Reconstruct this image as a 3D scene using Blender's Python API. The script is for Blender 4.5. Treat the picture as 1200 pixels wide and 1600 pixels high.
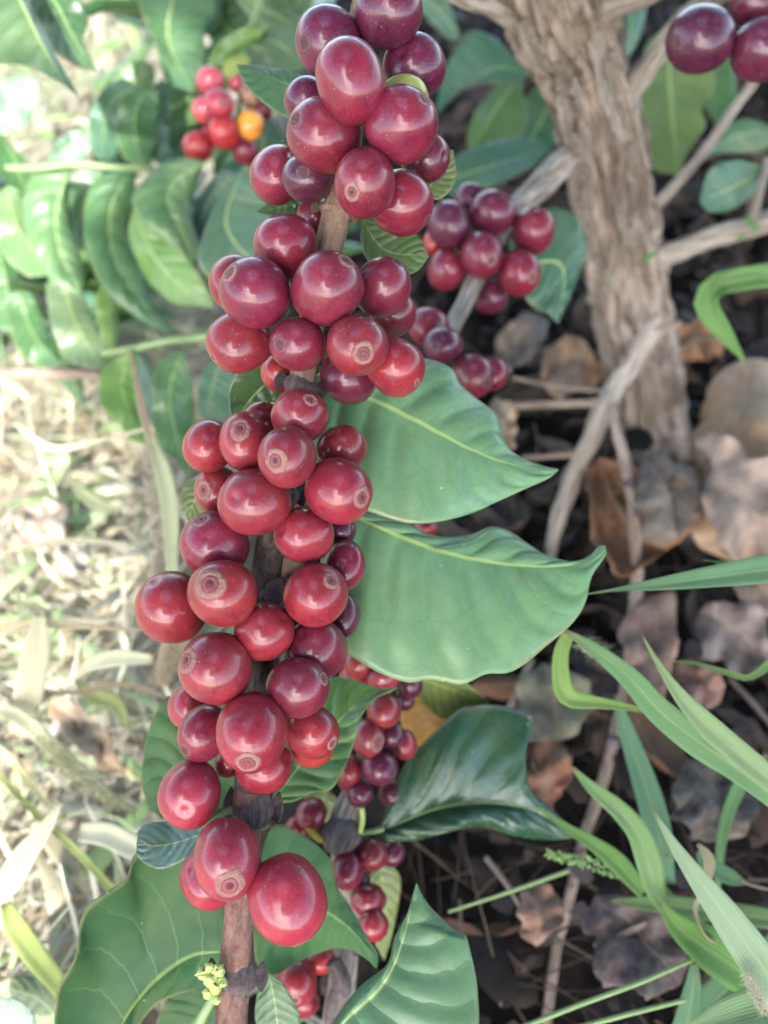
import bpy, math, random
import numpy as np
from mathutils import Vector, Matrix, noise
R = math.radians
rnd = random.Random(11)
for o in list(bpy.data.objects): bpy.data.objects.remove(o)
S = bpy.context.scene
COL = S.collection
# ------------------------------------------------------------------ camera, sky, sun, exposure
FOV = 60.0
K = 2*math.tan(R(FOV/2))/1600.0            # metres per photo pixel at one metre
CAMH = .357
cd = bpy.data.cameras.new('camera'); cam = bpy.data.objects.new('camera', cd); COL.objects.link(cam)
cd.sensor_fit = 'VERTICAL'; cd.sensor_height = 36.0; cd.angle = R(FOV)
cd.clip_start = .01; cd.clip_end = 200
cam.location = (0, 0, CAMH); cam.rotation_euler = (R(40), 0, 0)
cd.dof.use_dof = True; cd.dof.focus_distance = .194
cd.dof.aperture_fstop = (cd.lens/1000.0)/.0029
S.camera = cam
SUN_EL, SUN_AZ = 38.0, -6.0                # the sun stands behind the photographer, a little to the left
sdir = Vector((math.cos(R(SUN_EL))*math.sin(R(SUN_AZ)), -math.cos(R(SUN_EL))*math.cos(R(SUN_AZ)), math.sin(R(SUN_EL))))
W = bpy.data.worlds.new('World'); S.world = W; W.use_nodes = True
nt = W.node_tree
sky = nt.nodes.new('ShaderNodeTexSky'); sky.sky_type = 'NISHITA'; sky.sun_disc = False
sky.sun_elevation = R(SUN_EL); sky.sun_rotation = math.atan2(sdir.x, sdir.y)
sky.air_density = 1.0; sky.dust_density = 1.5; sky.ozone_density = 1.0
nt.links.new(sky.outputs[0], nt.nodes['Background'].inputs[0])
nt.nodes['Background'].inputs[1].default_value = .15
sl = bpy.data.lights.new('sun', 'SUN'); sl.energy = 2.0; sl.angle = R(.5); sl.color = (1, .98, .95)
so = bpy.data.objects.new('sun', sl); COL.objects.link(so)
so.rotation_euler = sdir.to_track_quat('Z', 'Y').to_euler()
S.view_settings.view_transform = 'Standard'; S.view_settings.look = 'None'
S.view_settings.gamma = 1.0; S.view_settings.use_curve_mapping = False
S.view_settings.exposure = 3.0
S.cycles.max_bounces = 8; S.cycles.use_denoising = True
# ------------------------------------------------------------------ placing
CX, CY, CZ = Vector((1, 0, 0)), Vector((0, math.cos(R(40)), math.sin(R(40)))), Vector((0, -math.sin(R(40)), math.cos(R(40))))
C0 = Vector((0, 0, CAMH))
def P(px, py, d):
    return C0 + CX*((px-600)*K*d) + CY*((800-py)*K*d) - CZ*d
def PG(px, py, h=0.0):                     # where the sight line of a pixel meets the height h
    v = P(px, py, 1.0) - C0
    return C0 + v*((h-CAMH)/v.z)
def tag(o, label=None, cat=None, group=None, kind=None):
    if label: o['label'] = label
    if cat: o['category'] = cat
    if group: o['group'] = group
    if kind: o['kind'] = kind
    return o
def empty(name, loc, label, cat, group=None):
    o = bpy.data.objects.new(name, None); COL.objects.link(o); o.location = loc; o.empty_display_size = .01
    return tag(o, label, cat, group)
def base_of(o):
    v = Vector((0, 0, 0))
    while o: v += o.location; o = o.parent
    return v
def mk(name, V, F, mats, parent=None, uv=None, fm=None, smooth=True, origin=None, color=None, solid=0):
    org = base_of(parent) if parent else (origin if origin is not None else Vector((0, 0, 0)))
    V = np.array([tuple(v) for v in V], dtype=float) - np.array(tuple(org))
    me = bpy.data.meshes.new(name); me.from_pydata(V.tolist(), [], F)
    for m in (mats if isinstance(mats, (list, tuple)) else [mats]): me.materials.append(m)
    if smooth: me.polygons.foreach_set('use_smooth', [True]*len(me.polygons))
    if fm is not None: me.polygons.foreach_set('material_index', fm)
    if uv is not None:
        l = me.uv_layers.new(name='UVMap'); idx = np.zeros(len(me.loops), dtype=int); me.loops.foreach_get('vertex_index', idx)
        l.data.foreach_set('uv', np.array(uv, dtype=float)[idx].ravel())
    me.update()
    o = bpy.data.objects.new(name, me); COL.objects.link(o)
    if parent: o.parent = parent
    else: o.location = org
    if color: o.color = (*color, 1)
    if solid:
        md = o.modifiers.new('thickness', 'SOLIDIFY'); md.thickness = solid; md.offset = 0
    return o
def cr(pts, n):                            # Catmull-Rom through pts, n samples evenly spaced in length
    p = np.array([tuple(q) for q in pts], dtype=float)
    if len(p) == 2: return p[0] + (p[1]-p[0])*np.linspace(0, 1, n)[:, None]
    q = np.vstack([2*p[0]-p[1], p, 2*p[-1]-p[-2]]); out = []
    for i in range(1, len(q)-2):
        for t in np.linspace(0, 1, 14, endpoint=False):
            a, b, c, d = q[i-1], q[i], q[i+1], q[i+2]
            out.append(.5*((2*b)+(c-a)*t+(2*a-5*b+4*c-d)*t*t+(3*b-a-3*c+d)*t**3))
    out.append(p[-1]); out = np.array(out)
    s = np.concatenate([[0], np.cumsum(np.linalg.norm(np.diff(out[:, :3], axis=0), axis=1))])
    u = np.linspace(0, s[-1], n)
    return np.stack([np.interp(u, s, out[:, k]) for k in range(out.shape[1])], axis=1)
def nz(x, y, z=0): return noise.noise(Vector((x, y, z)))
# ------------------------------------------------------------------ materials
def mat(name):
    m = bpy.data.materials.new(name); m.use_nodes = True
    t = m.node_tree; b = t.nodes['Principled BSDF']
    return m, t, b
def N(t, typ, **kw):
    n = t.nodes.new(typ)
    for k, v in kw.items():
        if k.startswith('i_'): n.inputs[int(k[2:]) if k[2:].isdigit() else k[2:]].default_value = v
        else: setattr(n, k, v)
    return n
def mth(t, op, a, b=None, c=None, clamp=False):
    n = t.nodes.new('ShaderNodeMath'); n.operation = op; n.use_clamp = clamp
    for i, v in enumerate((a, b, c)):
        if v is None: continue
        if hasattr(v, 'links') or hasattr(v, 'is_output'): t.links.new(v, n.inputs[i])
        else: n.inputs[i].default_value = v
    return n.outputs[0]
def mixc(t, f, a, b, blend='MIX'):
    n = t.nodes.new('ShaderNodeMix'); n.data_type = 'RGBA'; n.blend_type = blend
    for i, v in ((0, f), (6, a), (7, b)):
        if hasattr(v, 'is_output'): t.links.new(v, n.inputs[i])
        else: n.inputs[i].default_value = v if i == 0 else (*v, 1)
    return n.outputs[2]
def ramp(t, f, stops):
    n = t.nodes.new('ShaderNodeValToRGB'); e = n.color_ramp.elements
    while len(e) < len(stops): e.new(.5)
    for q, (p, c) in zip(e, stops): q.position = p; q.color = (*c, 1) if len(c) == 3 else c
    t.links.new(f, n.inputs[0]); return n.outputs[0]
def noise_n(t, vec, scale, detail=4, rough=.55, dist=0):
    n = N(t, 'ShaderNodeTexNoise'); n.inputs['Scale'].default_value = scale; n.inputs['Detail'].default_value = detail
    n.inputs['Roughness'].default_value = rough; n.inputs['Distortion'].default_value = dist
    if vec is not None: t.links.new(vec, n.inputs['Vector'])
    return n
def bump(t, b, h, strength, dist):
    n = N(t, 'ShaderNodeBump'); n.inputs['Strength'].default_value = strength; n.inputs['Distance'].default_value = dist
    t.links.new(h, n.inputs['Height']); t.links.new(n.outputs[0], b.inputs['Normal'])
def mapping(t, vec, scale):
    n = N(t, 'ShaderNodeMapping'); n.inputs['Scale'].default_value = scale; t.links.new(vec, n.inputs['Vector']); return n.outputs[0]

def cherry_material():
    m, t, b = mat('cherry_skin')
    oi = N(t, 'ShaderNodeObjectInfo'); tc = N(t, 'ShaderNodeTexCoord')
    off = N(t, 'ShaderNodeVectorMath', operation='ADD'); t.links.new(tc.outputs['Object'], off.inputs[0])
    cmb = N(t, 'ShaderNodeCombineXYZ'); r9 = mth(t, 'MULTIPLY', oi.outputs['Random'], 37.0)
    t.links.new(r9, cmb.inputs[0]); t.links.new(r9, cmb.inputs[2]); t.links.new(cmb.outputs[0], off.inputs[1])
    v = off.outputs[0]
    n1 = noise_n(t, v, 1.3, 3); n2 = noise_n(t, v, 9, 5, .65)
    c = mixc(t, mth(t, 'MULTIPLY_ADD', n1.outputs[0], 2.6, -.75, True), oi.outputs['Color'], mixc(t, 1.0, oi.outputs['Color'], (.58, .55, .78), 'MULTIPLY'))
    c = mixc(t, mth(t, 'MULTIPLY_ADD', n2.outputs[0], .5, -.2, True), c, (.34, .06, .08))
    # streaks that run from stalk to eye
    st = noise_n(t, mapping(t, v, (7, 7, .9)), 2.0, 3)
    c = mixc(t, mth(t, 'MULTIPLY_ADD', st.outputs[0], .7, -.38, True), c, (.42, .09, .10))
    vo = N(t, 'ShaderNodeTexVoronoi'); vo.inputs['Scale'].default_value = 7; t.links.new(v, vo.inputs['Vector'])
    hs = N(t, 'ShaderNodeSeparateColor'); t.links.new(vo.outputs['Color'], hs.inputs[0])
    sp = mth(t, 'MULTIPLY', mth(t, 'LESS_THAN', vo.outputs['Distance'], .085), mth(t, 'GREATER_THAN', hs.outputs[0], .55))
    c = mixc(t, mth(t, 'MULTIPLY', sp, .55), c, (.62, .40, .36))
    big = noise_n(t, v, 2.3, 6, .7, .6)
    sc = mth(t, 'MULTIPLY_ADD', big.outputs[0], 9.0, -6.5, True)
    c = mixc(t, mth(t, 'MULTIPLY', sc, .45), c, (.30, .16, .13))
    t.links.new(c, b.inputs['Base Color'])
    t.links.new(mth(t, 'MULTIPLY_ADD', n2.outputs[0], .24, .24), b.inputs['Roughness'])
    b.inputs['Subsurface Weight'].default_value = .12; b.inputs['Subsurface Radius'].default_value = (.002, .0006, .0005)
    b.inputs['Subsurface Scale'].default_value = 1.0
    b.inputs['Specular IOR Level'].default_value = .18
    b.inputs['Sheen Weight'].default_value = .0; b.inputs['Sheen Roughness'].default_value = .45; b.inputs['Sheen Tint'].default_value = (.85, .8, 1, 1)
    b.inputs['Coat Weight'].default_value = .46; b.inputs['Coat Roughness'].default_value = .13; b.inputs['Coat IOR'].default_value = 1.55
    bump(t, b, n2.outputs[0], .12, .12)
    return m
def simple(name, col, rough=.6, nscale=None, amt=.3, bstr=0, bd=.001, objcol=False, vecscale=None, col2=None):
    m, t, b = mat(name); tc = N(t, 'ShaderNodeTexCoord'); vec = tc.outputs['Object']
    if vecscale: vec = mapping(t, vec, vecscale)
    src = N(t, 'ShaderNodeObjectInfo').outputs['Color'] if objcol else None
    base = src if src is not None else col
    if nscale:
        n = noise_n(t, vec, nscale, 6, .6)
        f = mth(t, 'MULTIPLY_ADD', n.outputs[0], 2.2, -.6, True)
        a = mixc(t, amt, base, (0.05, .04, .03)) if col2 is None else mixc(t, amt, base, col2)
        t.links.new(mixc(t, f, a, base), b.inputs['Base Color'])
        if bstr: bump(t, b, n.outputs[0], bstr, bd)
    elif src is not None: t.links.new(src, b.inputs['Base Color'])
    else: b.inputs['Base Color'].default_value = (*col, 1)
    b.inputs['Roughness'].default_value = rough; b.inputs['Specular IOR Level'].default_value = .12 if rough > .55 else .4
    return m
def leaf_material(name, NV=9, kind='live', vein=(.20, .31, .13), vstr=.38, rough=.34, trans=.28, fine=.11, spec=.4, coat=.35, mid=.85):
    m, t, b = mat(name); oi = N(t, 'ShaderNodeObjectInfo'); tc = N(t, 'ShaderNodeTexCoord'); uv = N(t, 'ShaderNodeUVMap'); uv.uv_map = 'UVMap'
    sp = N(t, 'ShaderNodeSeparateXYZ'); t.links.new(uv.outputs[0], sp.inputs[0])
    x, y = sp.outputs[0], sp.outputs[1]; av = mth(t, 'ABSOLUTE', y)
    wob = noise_n(t, uv.outputs[0], 6, 2)
    ph = mth(t, 'MULTIPLY', mth(t, 'SUBTRACT', x, mth(t, 'MULTIPLY_ADD', mth(t, 'POWER', av, 1.3), .17, mth(t, 'MULTIPLY', wob.outputs[0], .035))), NV)
    s = mth(t, 'ABSOLUTE', mth(t, 'SINE', mth(t, 'MULTIPLY', ph, math.pi)))
    vm = mth(t, 'SUBTRACT', 1.0, mth(t, 'MULTIPLY', s, 7.0), None, True)
    vm = mth(t, 'MULTIPLY', vm, mth(t, 'SUBTRACT', 1.15, av, None, True))
    md = mth(t, 'SUBTRACT', 1.0, mth(t, 'DIVIDE', av, mth(t, 'MULTIPLY_ADD', x, -.030, .046)), None, True)
    md = mth(t, 'MULTIPLY', md, 2.2, None, True)
    vo = N(t, 'ShaderNodeTexVoronoi', feature='DISTANCE_TO_EDGE'); vo.inputs['Scale'].default_value = 1.0
    t.links.new(mapping(t, uv.outputs[0], (11, 4.2, 1)), vo.inputs['Vector'])
    fm = mth(t, 'SUBTRACT', 1.0, mth(t, 'MULTIPLY', vo.outputs['Distance'], 20), None, True)
    n1 = noise_n(t, tc.outputs['Object'], 45, 4, .6); n2 = noise_n(t, tc.outputs['Object'], 160, 5, .65)
    if kind == 'live':
        c = mixc(t, mth(t, 'MULTIPLY_ADD', n1.outputs[0], 1.6, -.5, True), oi.outputs['Color'], (.20, .24, .08))
        c = mixc(t, .62, c, oi.outputs['Color'])
        c = mixc(t, mth(t, 'MULTIPLY_ADD', n2.outputs[0], .9, -.3, True), c, mixc(t, .7, oi.outputs['Color'], (.02, .05, .02)))
        c = mixc(t, mth(t, 'MULTIPLY', fm, fine), c, (.025, .06, .03))
        c = mixc(t, mth(t, 'MULTIPLY', vm, vstr), c, vein)
        c = mixc(t, mth(t, 'MULTIPLY', md, mid), c, (.36, .46, .17))
        ed_ = mth(t, 'MULTIPLY', mth(t, 'MULTIPLY_ADD', av, 14.0, -13.0, True), mth(t, 'MULTIPLY_ADD', n1.outputs[0], 3.0, -1.1, True))
        c = mixc(t, mth(t, 'MULTIPLY', ed_, .6), c, (.36, .26, .12))
        spot = mth(t, 'MULTIPLY_ADD', noise_n(t, tc.outputs['Object'], 95, 3, .5, .8).outputs[0], 22.0, -15.6, True)
        c = mixc(t, mth(t, 'MULTIPLY', spot, .55), c, (.22, .17, .06))
        sp2 = N(t, 'ShaderNodeTexVoronoi'); sp2.inputs['Scale'].default_value = 330; t.links.new(tc.outputs['Object'], sp2.inputs['Vector'])
        h2 = N(t, 'ShaderNodeSeparateColor'); t.links.new(sp2.outputs['Color'], h2.inputs[0])
        dust = mth(t, 'MULTIPLY', mth(t, 'LESS_THAN', sp2.outputs['Distance'], mth(t, 'MULTIPLY', h2.outputs[1], .13)), mth(t, 'GREATER_THAN', h2.outputs[0], .86))
        c = mixc(t, mth(t, 'MULTIPLY', dust, .6), c, (.6, .62, .5))
    else:
        c = mixc(t, mth(t, 'MULTIPLY_ADD', n1.outputs[0], 2.6, -.9, True), mixc(t, .6, oi.outputs['Color'], (.05, .035, .03)), oi.outputs['Color'])
        c = mixc(t, mth(t, 'MULTIPLY_ADD', n2.outputs[0], 2.2, -.9, True), c, mixc(t, .45, oi.outputs['Color'], (.45, .36, .28)))
        c = mixc(t, mth(t, 'MULTIPLY', vm, .5), c, (.30, .22, .15))
        c = mixc(t, mth(t, 'MULTIPLY', md, .6), c, (.40, .30, .2))
    t.links.new(c, b.inputs['Base Color'])
    t.links.new(mth(t, 'MULTIPLY_ADD', n2.outputs[0], .25, rough-.1), b.inputs['Roughness'])
    hgt = mth(t, 'ADD', mth(t, 'MULTIPLY', s, .6), mth(t, 'ADD', mth(t, 'MULTIPLY', fm, -.04), mth(t, 'MULTIPLY', n2.outputs[0], .5)))
    b.inputs['Specular IOR Level'].default_value = spec
    if kind == 'live': b.inputs['Coat Weight'].default_value = coat; b.inputs['Coat Roughness'].default_value = .3
    bump(t, b, hgt if kind == 'live' else mth(t, 'ADD', n2.outputs[0], mth(t, 'MULTIPLY', vm, .5)), .5 if kind == 'live' else .9, .0009)
    tr = N(t, 'ShaderNodeBsdfTranslucent'); t.links.new(mixc(t, 1.0, c, (1.25, 1.3, .6) if kind == 'live' else (1, .9, .7), 'MULTIPLY'), tr.inputs[0])
    mx = N(t, 'ShaderNodeMixShader'); mx.inputs[0].default_value = trans
    t.links.new(b.outputs[0], mx.inputs[1]); t.links.new(tr.outputs[0], mx.inputs[2]); t.links.new(mx.outputs[0], t.nodes['Material Output'].inputs[0])
    return m
def blade_material(name, dry=False):
    m, t, b = mat(name); oi = N(t, 'ShaderNodeObjectInfo'); uv = N(t, 'ShaderNodeUVMap'); uv.uv_map = 'UVMap'; tc = N(t, 'ShaderNodeTexCoord')
    ln = noise_n(t, mapping(t, uv.outputs[0], (1.2, 13, 1)), 3.0, 3); n2 = noise_n(t, tc.outputs['Object'], 110, 5, .7)
    c = mixc(t, mth(t, 'MULTIPLY_ADD', ln.outputs[0], 1.8, -.6, True), oi.outputs['Color'], mixc(t, .45, oi.outputs['Color'], (.45, .5, .25) if not dry else (.75, .66, .45)))
    c = mixc(t, mth(t, 'MULTIPLY_ADD', n2.outputs[0], 4.5, -2.7, True), c, mixc(t, .5, oi.outputs['Color'], (.35, .33, .08) if not dry else (.25, .17, .1)))
    sx_ = N(t, 'ShaderNodeSeparateXYZ'); t.links.new(uv.outputs[0], sx_.inputs[0])
    b.inputs['Specular IOR Level'].default_value = .3
    ru = mth(t, 'SINE', mth(t, 'MULTIPLY', sx_.outputs[1], 38.0))
    c = mixc(t, mth(t, 'MULTIPLY_ADD', ru, .16, .12, True), c, mixc(t, .5, oi.outputs['Color'], (.03, .07, .02)))
    mr = mth(t, 'SUBTRACT', 1.0, mth(t, 'MULTIPLY', mth(t, 'ABSOLUTE', sx_.outputs[1]), 9.0), None, True)
    c = mixc(t, mth(t, 'MULTIPLY', mr, .35), c, (.38, .42, .2))
    tipf = mth(t, 'SUBTRACT', 1.0, mth(t, 'MULTIPLY', mth(t, 'ADD', sx_.outputs[0], mth(t, 'MULTIPLY_ADD', n2.outputs[0], .12, -.04)), 11.0), None, True)
    c = mixc(t, mth(t, 'MULTIPLY', tipf, .7), c, (.34, .26, .13))
    t.links.new(c, b.inputs['Base Color']); b.inputs['Roughness'].default_value = .45
    bump(t, b, mth(t, 'ADD', ln.outputs[0], mth(t, 'MULTIPLY', ru, .35)), .6, .0004)
    tr = N(t, 'ShaderNodeBsdfTranslucent'); t.links.new(c, tr.inputs[0])
    mx = N(t, 'ShaderNodeMixShader'); mx.inputs[0].default_value = .3
    t.links.new(b.outputs[0], mx.inputs[1]); t.links.new(tr.outputs[0], mx.inputs[2]); t.links.new(mx.outputs[0], t.nodes['Material Output'].inputs[0])
    return m
def bark_material(name, light, dark, deep, sc=(24, 1, 5)):
    m, t, b = mat(name); tc = N(t, 'ShaderNodeTexCoord'); uv = N(t, 'ShaderNodeUVMap'); uv.uv_map = 'UVMap'
    v = mapping(t, uv.outputs[0], (sc[0], sc[2], 1))
    a = noise_n(t, v, 1.0, 8, .68, .5); c2 = noise_n(t, tc.outputs['Object'], 55, 5, .6); f = noise_n(t, tc.outputs['Object'], 600, 4, .7)
    c = ramp(t, a.outputs[0], [(.34, deep), (.44, dark), (.53, light), (.72, tuple(min(1, q*1.25) for q in light))])
    c = mixc(t, mth(t, 'MULTIPLY_ADD', c2.outputs[0], 3.6, -1.45, True), c, mixc(t, .65, c, dark))
    c = mixc(t, mth(t, 'MULTIPLY_ADD', f.outputs[0], 1.2, -.35, True), c, mixc(t, .35, c, (.5, .47, .43)))
    t.links.new(c, b.inputs['Base Color']); b.inputs['Roughness'].default_value = .85; b.inputs['Specular IOR Level'].default_value = .08
    h = mth(t, 'ADD', a.outputs[0], mth(t, 'MULTIPLY', f.outputs[0], .25))
    bump(t, b, h, 1.0, .0022)
    return m
M = {}
M['skin'] = cherry_material()
M['cork'] = simple('eye_ring_cork', (.26, .145, .12), .65, 5, .55, .3, .05, col2=(.15, .035, .04))
M['eye_in'] = simple('eye_inner', (.2, .03, .04), .45, 7, .55, .3, .05, objcol=True, col2=(.16, .07, .07))
M['eye_dark'] = simple('eye_pit', (.075, .03, .035), .7, 9, .4)
M['leaf'] = leaf_material('coffee_leaf')
M['leaf_dark'] = leaf_material('coffee_leaf_glossy', vein=(.12, .25, .10), vstr=.4, rough=.23, trans=.15, fine=.06, spec=.45, coat=.1)
M['dead'] = leaf_material('dead_leaf', 8, 'dead', rough=.6, trans=.12, spec=.14)
M['leaf_matte'] = leaf_material('coffee_leaf_matte', vein=(.10, .22, .09), vstr=.5, rough=.5, trans=.15, fine=.03, spec=.18, coat=0, mid=.28)  # matte leaf without coat, its midrib fainter
M['blade'] = blade_material('grass_blade'); M['straw'] = blade_material('straw_blade', True)
M['trunk'] = bark_material('trunk_bark', (.34, .27, .22), (.16, .112, .082), (.035, .025, .019), (17, 1, 3.6))
M['limb'] = bark_material('limb_bark', (.40, .35, .30), (.23, .18, .14), (.08, .055, .042), (9, 1, 6))
M['stem'] = bark_material('stem_bark', (.30, .185, .115), (.19, .105, .065), (.08, .042, .032), (4, 4, 9))
M['stemshade'] = bark_material('stem_bark_shaded', (.075, .047, .040), (.040, .025, .024), (.018, .012, .012), (4, 4, 9))  # darker bark: the shade among the cherries is put into its colour
M['stemred'] = bark_material('stem_bark_red', (.22, .105, .075), (.135, .058, .045), (.06, .028, .025), (4, 1, 7))
M['node'] = bark_material('node_bark', (.13, .095, .105), (.07, .045, .047), (.025, .016, .018), (5, 5, 6))
M['twig'] = bark_material('twig_bark', (.36, .27, .21), (.22, .15, .12), (.11, .075, .06), (5, 5, 12))
M['green'] = simple('green_stalk', (.15, .22, .085), .45, 300, .4, objcol=False, col2=(.22, .27, .13))
M['bud'] = simple('bud_green', (.42, .47, .14), .5, 400, .4, col2=(.2, .3, .08))
M['seed'] = simple('seed_husk', (.3, .3, .15), .7, objcol=True)
M['white'] = simple('cotton', (.82, .83, .85), .9, 800, .15)
# ------------------------------------------------------------------ builders
def smoothstep(a, b, x): x = np.clip((x-a)/(b-a), 0, 1); return x*x*(3-2*x)
def traced(name, parent, m, color, d0, mid, up, lo, n=30, k=10, tip=0, base=0, arch=0, eu=0, el=0, wave=.6, puff=.5, bow=0, ground=None, thick=.00035, NV=9, seed=None, **kw):
    """A leaf: its midrib and two margins, each with its own distance; dz in mm towards the viewer (in ground mode: above the ground)."""
    sd = seed if seed is not None else (mid[0][0]*1.7+mid[0][1]*.31)
    Mm, Uu, Ll = cr(mid, n), cr([mid[0]]+list(up)+[mid[-1]], n), cr([mid[0]]+list(lo)+[mid[-1]], n)
    T = np.linspace(0, 1, n)
    def to3(q, dz):
        return PG(q[0], q[1], ground+dz/1000) if ground is not None else P(q[0], q[1], d0-dz/1000)
    rows = []
    for i, t in enumerate(T):
        zm = base*(1-t)+tip*t+arch*4*t*(1-t)
        sh = math.sin(math.pi*t)
        wu = wave*math.sin(9*t+sd)+wave*.6*math.sin(23*t+sd*2); wl = wave*math.sin(8*t+sd*3+1)+wave*.6*math.sin(21*t+sd)
        if ground is not None:
            ju = 1+.42*nz(t*5+sd, sd, 1)+.16*nz(t*17+sd, sd, 7); jl = 1+.42*nz(t*5+sd, sd, 4)+.16*nz(t*17+sd, sd, 9)
            Uu[i] = Mm[i]+(Uu[i]-Mm[i])*ju; Ll[i] = Mm[i]+(Ll[i]-Mm[i])*jl
        rows.append((to3(Mm[i], zm), to3(Uu[i], zm+(eu+wu)*sh), to3(Ll[i], zm+(el+wl)*sh)))
    V, UV = [], []
    for i, t in enumerate(T):
        a, u, l = rows[i]; a2 = rows[min(i+1, n-1)][0]; a1 = rows[max(i-1, 0)][0]
        nor = (a2-a1).cross(u-l)
        if nor.length > 1e-12: nor.normalize()
        if nor.dot(C0-a) < 0: nor = -nor
        for j in range(-k, k+1):
            v = abs(j)/k; e = u if j > 0 else l
            p = a.lerp(e, v)
            s = abs(math.sin(math.pi*NV*(t-.17*v**1.3)))
            h = puff*(s**.7-.5)*min(1, 5*v*(1-v)+.1)*math.sin(math.pi*t)**.5 + bow*4*v*(1-v)*math.sin(math.pi*t)
            h += .5*puff*nz(p.x*60, p.y*60, p.z*60+sd)*v
            if ground is not None: h += (7*nz(p.x*38+sd, p.y*38, sd)+4.0*nz(p.x*95, p.y*95, sd))*math.sin(math.pi*t)**.4
            V.append(p + nor*(h/1000)); UV.append((t, v if j > 0 else -v))
    F = []
    w = 2*k+1
    for i in range(n-1):
        for j in range(w-1):
            q = i*w+j; F.append((q, q+1, q+w+1, q+w))
    fl = Vector(V[w*(n//2)+k+1])-Vector(V[w*(n//2)+k]); fv = Vector(V[w*(n//2+1)+k])-Vector(V[w*(n//2)+k])
    if fl.cross(fv).dot(C0-Vector(V[w*(n//2)+k])) < 0: F = [tuple(reversed(f)) for f in F]
    org = V[k] if parent is None else None
    return mk(name, V, F, m, parent, UV, color=color, solid=thick, origin=org)
def tube_geo(pts, radii, seg=14, rows=40, ns=0, nf=30, lump=0, uvscale=1.0):
    q = np.array([(*tuple(p), r) for p, r in zip(pts, radii)])
    c = cr(q, rows); V, F, UV = [], [], []
    up = Vector((.3, .2, 1)); tot = 0
    prev = None
    for i in range(rows):
        p = Vector(c[i, :3]); tg = Vector(c[min(i+1, rows-1), :3])-Vector(c[max(i-1, 0), :3]); tg.normalize()
        if prev is None: a = tg.orthogonal().normalized()
        else: a = (prev - tg*prev.dot(tg)).normalized()
        prev = a; b = tg.cross(a)
        if i: tot += (p-Vector(c[i-1, :3])).length
        for j in range(seg):
            an = 2*math.pi*j/seg; dr = a*math.cos(an)+b*math.sin(an); r = c[i, 3]
            rr = r
            if ns: rr += r*ns*(abs(nz(math.cos(an)*3.2+7, math.sin(an)*3.2, tot*nf))*1.6-.4 + .5*nz(math.cos(an)*9, math.sin(an)*9+3, tot*nf*1.7))
            if lump: rr += r*lump*nz(tot*90, an*.4, r*1000)
            V.append(p+dr*rr); UV.append((abs(j/seg*2-1), tot*10*uvscale))
    for i in range(rows-1):
        for j in range(seg):
            F.append((i*seg+j, i*seg+(j+1) % seg, (i+1)*seg+(j+1) % seg, (i+1)*seg+j))
    for e, rv in ((0, True), (rows-1, False)):
        f = [e*seg+j for j in range(seg)]; F.append(tuple(reversed(f)) if rv else tuple(f))
    return V, F, UV
def tube(name, parent, m, pts, radii, seg=14, rows=40, color=None, origin=None, **kw):
    V, F, UV = tube_geo(pts, radii, seg, rows, **kw)
    return mk(name, V, F, m, parent, UV, color=color, origin=origin if origin is not None else (pts[0] if parent is None else None))
def pix(pts, d): return [P(p[0], p[1], (p[2] if len(p) > 2 else d)) for p in pts]
def ribbon_geo(pts, widths, tilt=0, fold=.38, rows=22, tw=0, side=None):
    c = cr(np.array([(*tuple(p), w) for p, w in zip(pts, widths)]), rows); V, F, UV = [], [], []
    for i in range(rows):
        p = Vector(c[i, :3]); tg = (Vector(c[min(i+1, rows-1), :3])-Vector(c[max(i-1, 0), :3])).normalized()
        vw = (C0-p).normalized() if side is None else side
        a = tg.cross(vw).normalized(); b = a.cross(tg).normalized()
        th = tilt+tw*i/(rows-1); a2 = a*math.cos(th)+b*math.sin(th); b2 = b*math.cos(th)-a*math.sin(th)
        for j in range(-3, 4):
            f = j/3; V.append(p+a2*(c[i, 3]*f)+b2*(abs(f)*fold*c[i, 3])); UV.append((i/(rows-1), f))
    for i in range(rows-1):
        for j in range(6): q = i*7+j; F.append((q, q+1, q+8, q+7))
    return V, F, UV
def blade(parent, color, pts, wpx, d0, m='blade', name='blade', **kw):
    """pts: photo (x, y[, dz mm]); wpx: half widths in photo pixels."""
    q = [P(p[0], p[1], d0-(p[2]/1000 if len(p) > 2 else 0)) for p in pts]
    w = np.interp(np.linspace(0, 1, len(pts)), np.linspace(0, 1, len(wpx)), wpx)*K*d0
    V, F, UV = ribbon_geo(q, list(w), **kw)
    return mk(name, V, F, M[m], parent, UV, color=color, solid=.00012)

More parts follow.
